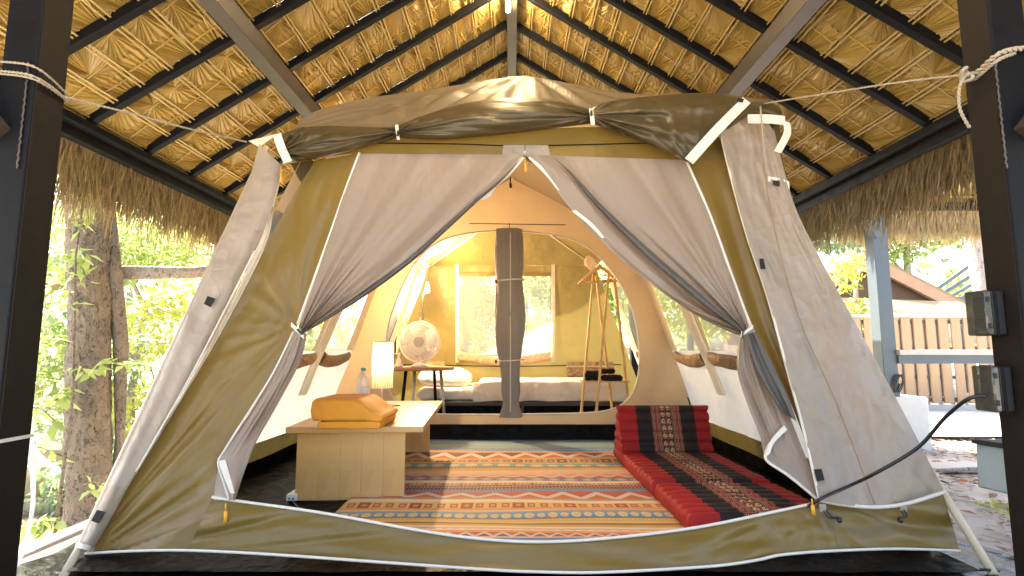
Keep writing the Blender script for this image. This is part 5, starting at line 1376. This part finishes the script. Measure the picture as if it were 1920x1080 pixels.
MB().lathe([(0.0, 0.05), (0.022, 0.035), (0.028, 0.0), (0.018, -0.03), (0.010, -0.05), (0, -.05)], 14, (0, 0, (zs0 + zs1) / 2)).build('bulb', m_bulb, lam, smooth=True)
def lamp_light(name, loc, W_, col, r_=0.03, par=None):
    d = bpy.data.lights.new(name, 'POINT'); d.energy = W_; d.color = col; d.shadow_soft_size = r_
    o = bpy.data.objects.new(name, d); COL.objects.link(o); o.location = loc
    if par: o.parent = par
    return o
lamp_light('lamp_glow', (0, 0, (zs0 + zs1) / 2 + 0.06), 1.0, (1.0, 0.72, 0.45), 0.03, lam)
mb_ = MB().tube([(lp.x + 0.05, 4.14, TZ + 0.006), (lp.x + 0.12, 4.2, TZ + 0.006), (lp.x - .1, 4.38, TZ + .006), (lp.x - .3, 4.45, TZ + .006)], 0.003, 5)
tag(mb_.build('lamp_cord', m_black, smooth=True), 'thin dark cord trailing behind the lit table lamp', 'cord')

# power strip and cord on the floor
ps = at_z(536, 941, 0.01); pst = thing('power_strip', 'white power strip lying on the black floor at the left of the low table', 'power strip', (ps.x, ps.y, 0.012), 0.0)
MB().box((0.03, 0.13, 0.02), (0.06, 0.26, 0.038)).build('body', plain('white_abs', (0.72, 0.71, 0.68), 0.35), pst, bevel=0.005)
for i, x in enumerate((0.018, 0.040)): MB().box((x, -0.001, 0.016), (0.007, 0.004, 0.010)).build('socket_hole', m_black, pst)
MB().box((0.03, 0.1, 0.040), (0.03, 0.03, 0.004)).build('switch', plain('grey_switch', (0.2, .2, .2), .4), pst, bevel=.001)
c = Curve([tuple(at_z(550, 942, .015)), tuple(at_z(570, 955, .015)), tuple(at_z(640, 958, .015)), tuple(at_z(655, 952, .015))])
MB().tube([p - Vector(pst.location) for p in c.pts(40)], 0.005, 6).build('cord', m_black, pst, smooth=True)

# ================================================================ inner room
YT = 5.75
tc_ = at_y(793, 690, YT); rt_ = thing('round_side_table', 'round brown side table with splayed dark legs carrying the white fan', 'table', (tc_.x, YT, 0.01))
R_ = (at_y(853, 690, YT).x - at_y(735, 690, YT).x) / 2; hz = tc_.z - 0.015
MB().lathe([(0, hz + 0.018), (R_ - 0.006, hz + 0.018), (R_, hz + 0.008), (R_, hz - 0.010), (R_ - .01, hz - 0.016), (0, hz - 0.016)], 48).build('tabletop', m_rtop, rt_, smooth=False)
for i, (a, mt) in enumerate(((-0.55, m_steel), (-2.2, m_beam), (-1.75, m_steel), (1.2, m_beam))):
    x = math.cos(a); y = math.sin(a)
    MB().tube([(x * R_ * .72, y * R_ * .72, hz - 0.015), (x * R_ * .95, y * R_ * .95, 0.0)], 0.017, 10).build('leg', m_steel if i in (0, 2) else m_beam, rt_, smooth=True)
for px in (757, 775):
    pass
# white fan
fc = at_y(787, 641, YT - 0.02); fan = thing('electric_fan', 'white round desk fan standing on the round side table', 'fan', (fc.x, YT - 0.02, hz + 0.03))
fr_ = (at_y(824, 641, YT).x - at_y(750, 641, YT).x) / 2; fz = fc.z - hz - 0.03
m_fw = plain('white_fan_plastic', (0.88, 0.87, 0.85), 0.35, var=0.03)
mb = MB()
for sgn, dep in ((-1, 0.07), (1, 0.05)):
    for i in range(76):
        a = 2 * PI * i / 76
        mb.tube([(math.cos(a + .25) * 0.05, sgn * dep, fz + math.sin(a + .25) * 0.05), (math.cos(a + .1) * fr_ * .6, sgn * dep * .9, fz + math.sin(a + .1) * fr_ * .6), (math.cos(a) * fr_, 0, fz + math.sin(a) * fr_)], 0.0040, 4, False)
tag(mb.build('grille', m_fw, fan), kind='stuff')
MB().tube([(math.cos(t) * fr_, 0, fz + math.sin(t) * fr_) for t in np.linspace(0, 2 * PI, 50)], 0.011, 8, False).build('grille_ring', m_fw, fan, smooth=True)
MB().tube([(0, -0.082, fz), (0, -0.06, fz)], 0.055, 24).build('grille_cap', plain('grey_fan_badge', (0.50, 0.49, 0.50), 0.4), fan, bevel=0.003)
for k in range(5):
    a0 = 2 * PI * k / 5
    def bl(u, v):
        r_ = lerp(0.04, fr_ * 0.88, v); a = a0 + (u - .5) * (0.55 + 0.55 * v) + 0.2 * v
        return (math.cos(a) * r_, -0.02 + (u - .5) * 0.04, fz + math.sin(a) * r_)
    grid_mb(bl, 6, 8).build('blade', m_fw, fan, smooth=True, solid=0.002)
MB().tube([(0, 0.03, fz), (0, 0.15, fz)], 0.06, 20).build('motor', m_fw, fan, bevel=.006)
MB().tube([(0, 0.09, 0.03), (0, 0.09, fz)], 0.015, 10).build('stem', m_fw, fan, smooth=True)
MB().lathe([(0, 0.035), (0.06, 0.03), (0.10, 0.008), (0.10, 0.0), (0, 0)], 28, (0, 0.06, 0)).build('base', m_fw, fan, smooth=True)
MB().tube([(0, 0, fz + fr_), (0, 0, fz + fr_ + .05)], 0.005, 6).build('top_clip', m_fw, fan)
# pump bottle beside the fan
pb = at_y(744, 684, YT - 0.12); pbt = thing('pump_bottle', 'small white pump dispenser at the left end of the round side table', 'dispenser', (pb.x + 0.02, YT - 0.12, hz + 0.03))
MB().lathe([(0, 0), (0.045, 0.0), (0.045, 0.02), (0.028, 0.035), (0.022, 0.08), (0.012, 0.09), (0.012, 0.13), (0, .13)], 20).build('body', m_fw, pbt, smooth=True)
MB().box((-0.015, 0, 0.138), (0.055, 0.022, 0.014)).build('pump_head', m_fw, pbt, bevel=.004)
# folding bed
YB = 6.02; b0 = at_y(779, 757, YB); b1 = at_y(1180, 757, YB); bz = b0.z; BD = 0.80
bed = thing('camp_bed', 'low camp bed made up with white sheets along the back wall', 'bed', (b0.x, YB, 0))
BW = b1.x - b0.x
M_ = m_beam
for y in (0, BD): MB().beam((0, y, bz), (BW, y, bz), 0.03, 0.045).build('rail', m_greybeam, bed, bevel=.004)
for x in (0.05, BW * .5, BW - 0.05):
    for y in (0.0, BD): MB().box((x, y, bz / 2), (0.03, 0.03, bz)).build('leg', m_greybeam, bed)
MB().box((BW / 2, BD * .5, bz - 0.06), (BW - .04, BD - .03, 0.10)).build('base', m_tub, bed)
MB().box((BW / 2, BD * .55, bz - 0.20), (BW - .1, BD - .15, 0.22)).build('under_bag', m_tub, bed, bevel=.03)
m_sheet = fabric('white_cotton', (0.74, 0.70, 0.66), 0.05, 0.8, 0.5, var=.03, scale=6, spec=0.2)
mt_ = at_y(800, 729, YB).z - bz
def matf(u, v):
    t = v * 2 * PI; e = lambda q, k: math.copysign(abs(q) ** k, q); sx = min(1, (min(u, 1 - u) * 30) ** .5)
    x = lerp(0.0, BW * 0.98, u); return (x, BD / 2 + e(math.cos(t), .3) * BD / 2 * (0.97 + .03 * sx), bz + 0.02 + mt_ / 2 + e(math.sin(t), .45) * mt_ / 2 * sx + 0.006 * noise.noise(Vector((x * 5, v * 8, 1))))
grid_mb(matf, 60, 40).build('mattress', m_sheet, bed, smooth=True)
dz = at_y(1000, 716, YB).z
def duvet(u, v):
    x = lerp(BW * 0.27, BW * 0.99, u); y = lerp(-0.02, BD, max(0, (v - .35) / .65)); 
    if v < .35: z = lerp(bz + 0.03, dz, sstep(0, .35, v)); y = -0.03 - 0.01 * math.sin(PI * v / .35)
    else: z = dz + 0.02 * math.sin(PI * (v - .35) / .65)
    z += 0.010 * noise.noise(Vector((x * 5, y * 5, 4))) ; y += 0.012 * noise.noise(Vector((x * 9, z * 6, 4)))
    e = min(1, min(u, 1 - u) * 25) ; z = lerp(bz + mt_, z, e) if v >= .35 else z
    return (x, y, z)
dv = grid_mb(duvet, 120, 50).build('duvet', m_sheet, bed, smooth=True)
def pillow(u, v):
    a = u * 2 * PI; t = (v - .5) * PI; e = lambda q, k: math.copysign(abs(q) ** k, q)
    x = e(math.cos(a), .55) * e(math.cos(t), .75) * 0.31; y = e(math.sin(a), .55) * e(math.cos(t), .75) * 0.21; h = 0.095 * math.sin(t) * (1 - 0.25 * (abs(x / .31) ** 4))
    return (x, y, h * 1.1 + 0.008 * noise.noise(Vector((x * 9, y * 9, 1))))
o = grid_mb(pillow, 60, 24).build('pillow', m_sheet, None, smooth=True); pp_ = at_y(835, 712, YB + .28)
o.location = (pp_.x, YB + 0.28, bz + mt_ + 0.11); o.rotation_euler = (0.28, 0.06, 0)
tag(o, 'plump white pillow at the left end of the camp bed', 'pillow')
# white storage box under the bed foot
o = MB().box((0, 0, 0), (0.42, 0.3, 0.19)).build('storage_box', plain('white_box', (0.66, 0.63, 0.60), 0.6), bevel=0.02)
pp_ = at_y(1145, 765, 5.80); o.location = (pp_.x, 5.62, 0.11); tag(o, 'white storage box on the floor beneath the bamboo clothes rack', 'box')
# bamboo clothes rack
YR = 5.45
rk = thing('clothes_rack', 'bamboo A-frame clothes rack with a shelf at the foot of the bed', 'clothes rack', (0, 0, 0))
def bam(px0, py0, y0, px1, py1, y1, r_=0.014, z0=None):
    a = at_y(px0, py0, y0); b = at_y(px1, py1, y1); d = (a - b).normalized()
    t = (a.z - 0.01) / max(1e-6, -d.z); foot = a + d * t
    L = (b - foot).length; n = 7; pts = []; rad = []
    for i in range(n * 4 + 1):
        q = i / (n * 4); pts.append(foot.lerp(b, q)); rad.append(r_ * (1.22 if i % 4 == 0 and 0 < i < n * 4 else 1.0))
    MB().tube(pts, rad, 10).build('pole', m_bamboo, rk, smooth=True)
bam(1090, 773, 5.40, 1113, 512, 5.50); bam(1118, 773, 5.36, 1142, 508, 5.48)
bam(1146, 752, 5.62, 1118, 518, 5.52); bam(1178, 746, 5.58, 1152, 522, 5.48)
MB().tube([at_y(1098, 530, 5.50), at_y(1158, 527, 5.50)], 0.012, 10).build('cross_bar', m_bamboo, rk, smooth=True)
sa = at_y(1092, 714, 5.38); sb = at_y(1174, 718, 5.60)
MB().box(((sa.x + sb.x) / 2, 5.49, sa.z - 0.01), (sb.x - sa.x, 0.20, 0.018)).build('shelf', m_bamboo, rk, bevel=.003)
hg = thing('clothes_hanger', 'pale wooden clothes hanger on the bamboo rack', 'hanger', (0, 0, 0))
a = at_y(1084, 533, 5.42); m_ = at_y(1126, 500, 5.45); b = at_y(1150, 520, 5.50)
MB().tube([a, a.lerp(m_, .5) + Vector((0, 0, .012)), m_, m_.lerp(b, .5) + Vector((0, 0, .008)), b], [0.012, 0.017, 0.020, 0.017, 0.012], 8).build('shoulder', woodm('beech_hanger', (.62, .34, .14), (.74, .46, .22), 0), hg, smooth=True)
MB().tube([a + Vector((.01, 0, 0)), b + Vector((-.01, 0, -0.02))], 0.007, 8).build('bar', m_bamboo, hg, smooth=True)
MB().tube([m_ + Vector((0.03 * math.sin(t), 0, 0.045 + 0.03 * -math.cos(t))) for t in np.linspace(0, 4.6, 14)], 0.003, 6).build('hook', m_steel, hg, smooth=True)
pbm = at_y(1108, 492, 5.46)
def bagf(u, v):
    t = u * 2 * PI; r_ = 0.05 * (0.3 + math.sin(PI * v)) * (1 + .3 * noise.noise(Vector((math.cos(t) * 2, math.sin(t) * 2, v * 4))))
    return (pbm.x + r_ * math.cos(t) + .05 * (v - .5), pbm.y + r_ * .5 * math.sin(t), pbm.z + .07 - .17 * v)
M = Mat('thin_clear_bag'); mm = M.done(M.mixs(.55, M.transp(), M.mixs(.5, M.pbr((.75, .6, .45), .2), M.transl((.8, .65, .5)))))
tag(grid_mb(bagf, 30, 16).build('plastic_bag', mm, smooth=True), 'crumpled clear bag hanging from the top of the bamboo rack', 'bag')
# folded dark towels on the shelf
m_towel = fabric('charcoal_towel', (0.018, 0.018, 0.022), 0, 0.95, 0.6, scale=14, spec=.1)
def roll_tw(px0, px1, py, lab, r_, yy, dx=0):
    a = at_y(px0, py, yy); b = at_y(px1, py, yy)
    def fn(u, v):
        t = v * 2 * PI; s_ = min(1, (min(u, 1 - u) * 8) ** .5); q = a.lerp(b, u)
        return (q.x, yy + math.cos(t) * r_ * 1.5 * s_, q.z + math.sin(t) * r_ * s_ * (1 + .12 * noise.noise(Vector((u * 5, v * 4, px0)))))
    tag(grid_mb(fn, 30, 24).build('folded_towel', m_towel, smooth=True), lab, 'towel')
roll_tw(1092, 1128, 704, 'dark folded towel at the left end of the rack shelf', 0.048, 5.47)
roll_tw(1126, 1168, 709, 'rolled charcoal towel resting in front on the rack shelf', 0.034, 5.42)
roll_tw(1124, 1154, 696, 'rolled charcoal towel lying on top of the front one', 0.026, 5.47)
# bulb in the inner room
YL = 6.2; bb = at_y(801, 543, YL)
bl_ = thing('hanging_bulb', 'bare glowing bulb hanging from a cord in the back corner of the tent', 'lamp', (bb.x, YL, bb.z))
MB().lathe([(0, -.045), (0.024, -0.03), (0.03, -.005), (0.02, .03), (0.013, .045), (0, .045)], 16).build('bulb', m_bulb, bl_, smooth=True)
MB().lathe([(0.017, .04), (0.017, .085), (0.006, .095), (0, .095)], 12).build('socket', m_white, bl_, smooth=True)
MB().tube([(0, 0, .09), (0.01, .1, .25), (0.02, .2, at_y(805, 498, 6.5).z - bb.z)], 0.005, 6).build('cord', m_black, bl_, smooth=True)
MB().tube([(0, 0, .08), (-.06, .02, -.1), (-.05, .05, -.35), (-.09, .02, -.6), (-.05, .1, -.9)], 0.007, 6).build('cord', m_black, bl_, smooth=True)
lamp_light('bulb_glow', (0.0, -0.05, -0.0), 42.0, (1.0, 0.68, 0.36), 0.03, bl_)

# ================================================================ ropes, cable, boxes, ribbons
def twisted(name, pts, r_, lab, cat, n=60, parent=None):
    c = Curve([tuple(p) for p in pts]); P = c.pts(n); mb = MB(); L = c.L[-1]; k = max(8, int(L / (r_ * 7)))
    for ph in (0, PI):
        q = []; m = max(n, k * 6)
        for i in range(m):
            t = i / (m - 1); p = c(t); d = (c(min(1, t + .01)) - c(max(0, t - .01))).normalized(); a = d.orthogonal().normalized(); b = d.cross(a)
            th = t * k * 2 * PI + ph; q.append(p + (a * math.cos(th) + b * math.sin(th)) * r_ * .55)
        mb.tube(q, r_ * .62, 5)
    o = mb.build(name, m_rope, parent, smooth=True)
    if lab: tag(o, lab, cat)
    return o
m_rope = plain('cream_braided_rope', (0.36, 0.30, 0.22), 0.8, var=0.3, scale=90)
LE = F(462, 266, 0.03)
lpost = PY - 0.07
twisted('guy_rope', [at_y(122, 182, PY), at_y(250, 214, 2.1), at_y(360, 243, 2.35), LE], 0.0042, 'thin rope running from the left post to the tent corner', 'rope')
wrp = thing('rope_wrap', 'pale rope wound round the left pavilion post', 'rope', (0, 0, 0))
for z_, q in ((0, 0), (-0.035, 1), (-0.045, 2)):
    x = -1.775; h = 0.071; zz = at_y(36, 140, lpost).z + z_ + .03
    twisted('strand', [(x - h - .1, lpost - .01, zz + .03), (x - h, lpost - .002, zz + .02), (x + h, lpost - .002, zz - .005), (x + h + .002, PY + .07, at_y(122, 178, PY + .06).z + z_ * .5)], 0.0045, None, None, 30, wrp)
RE = F(1420, 196, 0.0)
kn = at_y(1812, 140, PY)
twisted('guy_rope', [RE, at_y(1520, 180, 2.45), at_y(1680, 155, 2.1), kn], 0.004, 'thin rope running from the right post to the tent corner', 'rope')
w2 = thing('rope_knot', 'thick knotted rope round the right pavilion post with a dangling end', 'rope', (0, 0, 0))
h = 0.072; PX = 1.803
twisted('strand', [kn, (PX - h, PY - .0, kn.z + .01), (PX - h + .01, lpost - .01, kn.z + .035), (PX + .03, lpost - .012, kn.z + .055), (PX + h + .06, lpost - .012, kn.z + .05)], 0.0095, None, None, 40, w2)
twisted('strand', [kn, (PX - h, PY + .02, kn.z - .01), (PX - h + .006, lpost - .004, kn.z + .012), (PX, lpost - .004, kn.z + .04)], 0.007, None, None, 30, w2)
e1 = at_y(1800, 205, PY - .02); e2 = at_y(1818, 240, PY - .02)
twisted('loose_end', [kn, at_y(1799, 165, PY - .02), e1, e2], 0.0055, None, None, 40, w2)
MB().tube([kn + Vector((.018 * math.cos(t) * (1 + .4 * math.sin(3 * t)), .015 * math.sin(2 * t), .024 * math.sin(t))) for t in np.linspace(0, 4 * PI, 50)], 0.0065, 6).build('knot', m_rope, w2, smooth=True)
twisted('guy_rope', [F(1426, 200, 0.12), F(1428, 228, 0.14), F(1432, 270, 0.13), F(1438, 322, 0.08)], 0.0045, 'short cord dangling over the loose white band at the right tent corner', 'rope')
m_clear = Mat('milky_plastic_ribbon'); m_clear = m_clear.done(m_clear.mixs(.6, m_clear.transp(), m_clear.mixs(.5, m_clear.pbr((.75, .78, .82), .3), m_clear.transl((.8, .82, .85)))))
c = Curve([tuple(at_y(52, 790, 2.3)), tuple(at_y(58, 850, 2.32)), tuple(at_y(62, 935, 2.34)), tuple(at_y(50, 1010, 2.3)), tuple(at_y(28, 1070, 2.28))])
tag(MB().ribbon(c.pts(30), 0.018, (1, 0.2, 0.1)).build('plastic_ribbon', m_clear, smooth=True), 'milky plastic ribbon hanging beside the left post', 'ribbon')
c = Curve([tuple(at_y(45, 800, 2.3)), tuple(at_y(70, 850, 2.4)), tuple(at_y(102, 878, 2.5))])
tag(MB().ribbon(c.pts(20), 0.024, (0.8, 0, 0.6)).build('plastic_ribbon', m_clear, smooth=True), 'short milky ribbon end slanting away from the left post', 'ribbon')
zz = at_y(20, 829, lpost).z
tag(MB().box((-1.775, PY, zz), (0.140, 0.142, 0.012)).build('cable_tie', m_white), 'white tie band round the left post near the bottom', 'band')

# electrical boxes on the right post
M = Mat('smoked_clear_cover'); gl = M.node('ShaderNodeBsdfGlossy'); gl.inputs['Roughness'].default_value = .05
m_cover = M.done(M.mixs(.40, M.transp((.30, .29, .25)), M.mixs(.10, M.pbr((.12, .12, .10), .2), gl.outputs[0])))
m_boxb = plain('dark_grey_switch_body', (0.010, 0.011, 0.013), 0.6)
def ebox(py0, py1, lab):
    a = at_y(1862, py0, PY); b = at_y(1862, py1, PY); z0, z1 = b.z, a.z; xi = 1.803 - 0.068
    t = thing('socket_box', lab, 'electrical box', (xi, PY, (z0 + z1) / 2), group='covered socket boxes on the right post'); h = z1 - z0
    MB().box((-0.024, 0.03, 0), (0.044, 0.082, h)).build('body', m_boxb, t, bevel=.005)
    MB().box((-0.036, 0.03, 0), (0.012, 0.090, h + .006)).build('gasket', m_beam, t, bevel=.002)
    cv = MB().box((-0.060, 0.03, 0), (0.026, 0.086, h + .003)).build('cover', m_cover, t, bevel=.006)
    MB().box((-0.052, 0.03, h * .25), (0.012, 0.05, 0.04)).build('socket', m_boxb, t, bevel=.002)
    MB().box((-0.052, 0.03, -h * .22), (0.012, 0.05, 0.04)).build('socket', m_boxb, t, bevel=.002)
    for z_ in (-.3, .3): MB().box((-.066, -.016, h * z_), (0.010, 0.008, 0.018)).build('latch', m_boxb, cv, bevel=.002)
    return t
ebox(545, 628, 'upper clear covered socket box on the right post'); ebox(687, 772, 'lower clear covered socket box on the right post with black cable')
q0 = at_y(1850, 742, PY - .02)
c = Curve([tuple(q0), tuple(at_y(1815, 748, PY)), tuple(at_y(1770, 785, 2.0)), tuple(at_y(1720, 840, 2.1)), tuple(at_y(1640, 888, 2.2)), tuple(F(1590, 912, .10)), tuple(F(1545, 932, .10)), tuple(F(1522, 945, .05)), tuple(F(1510, 950, -.05))])
cb = tag(MB().tube(c.pts(60), 0.0066, 8).build('power_cable', m_black, smooth=True), 'black power cable looping from the lower socket box into the tent', 'cable')
gb = at_y(1880, 880, 2.35)
o = MB().box((0, 0, 0), (0.20, 0.16, 0.185)).build('junction_box', plain('pale_blue_grey_plastic', (0.34, 0.40, 0.42), 0.45), bevel=.008)
o.location = (gb.x + 0.05, gb.y, gb.z); o.rotation_euler = (0, 0.06, 0.25); tag(o, 'pale blue grey box fixed low beside the right post', 'box')
MB().box((-.02, 0, .102), (.2, .165, .02)).build('lid', m_boxb, o, bevel=.003)
MB().tube([(0.06, 0, -.09), (0.06, 0, -0.45)], .018, 8).build('conduit', m_steel, o, smooth=True)
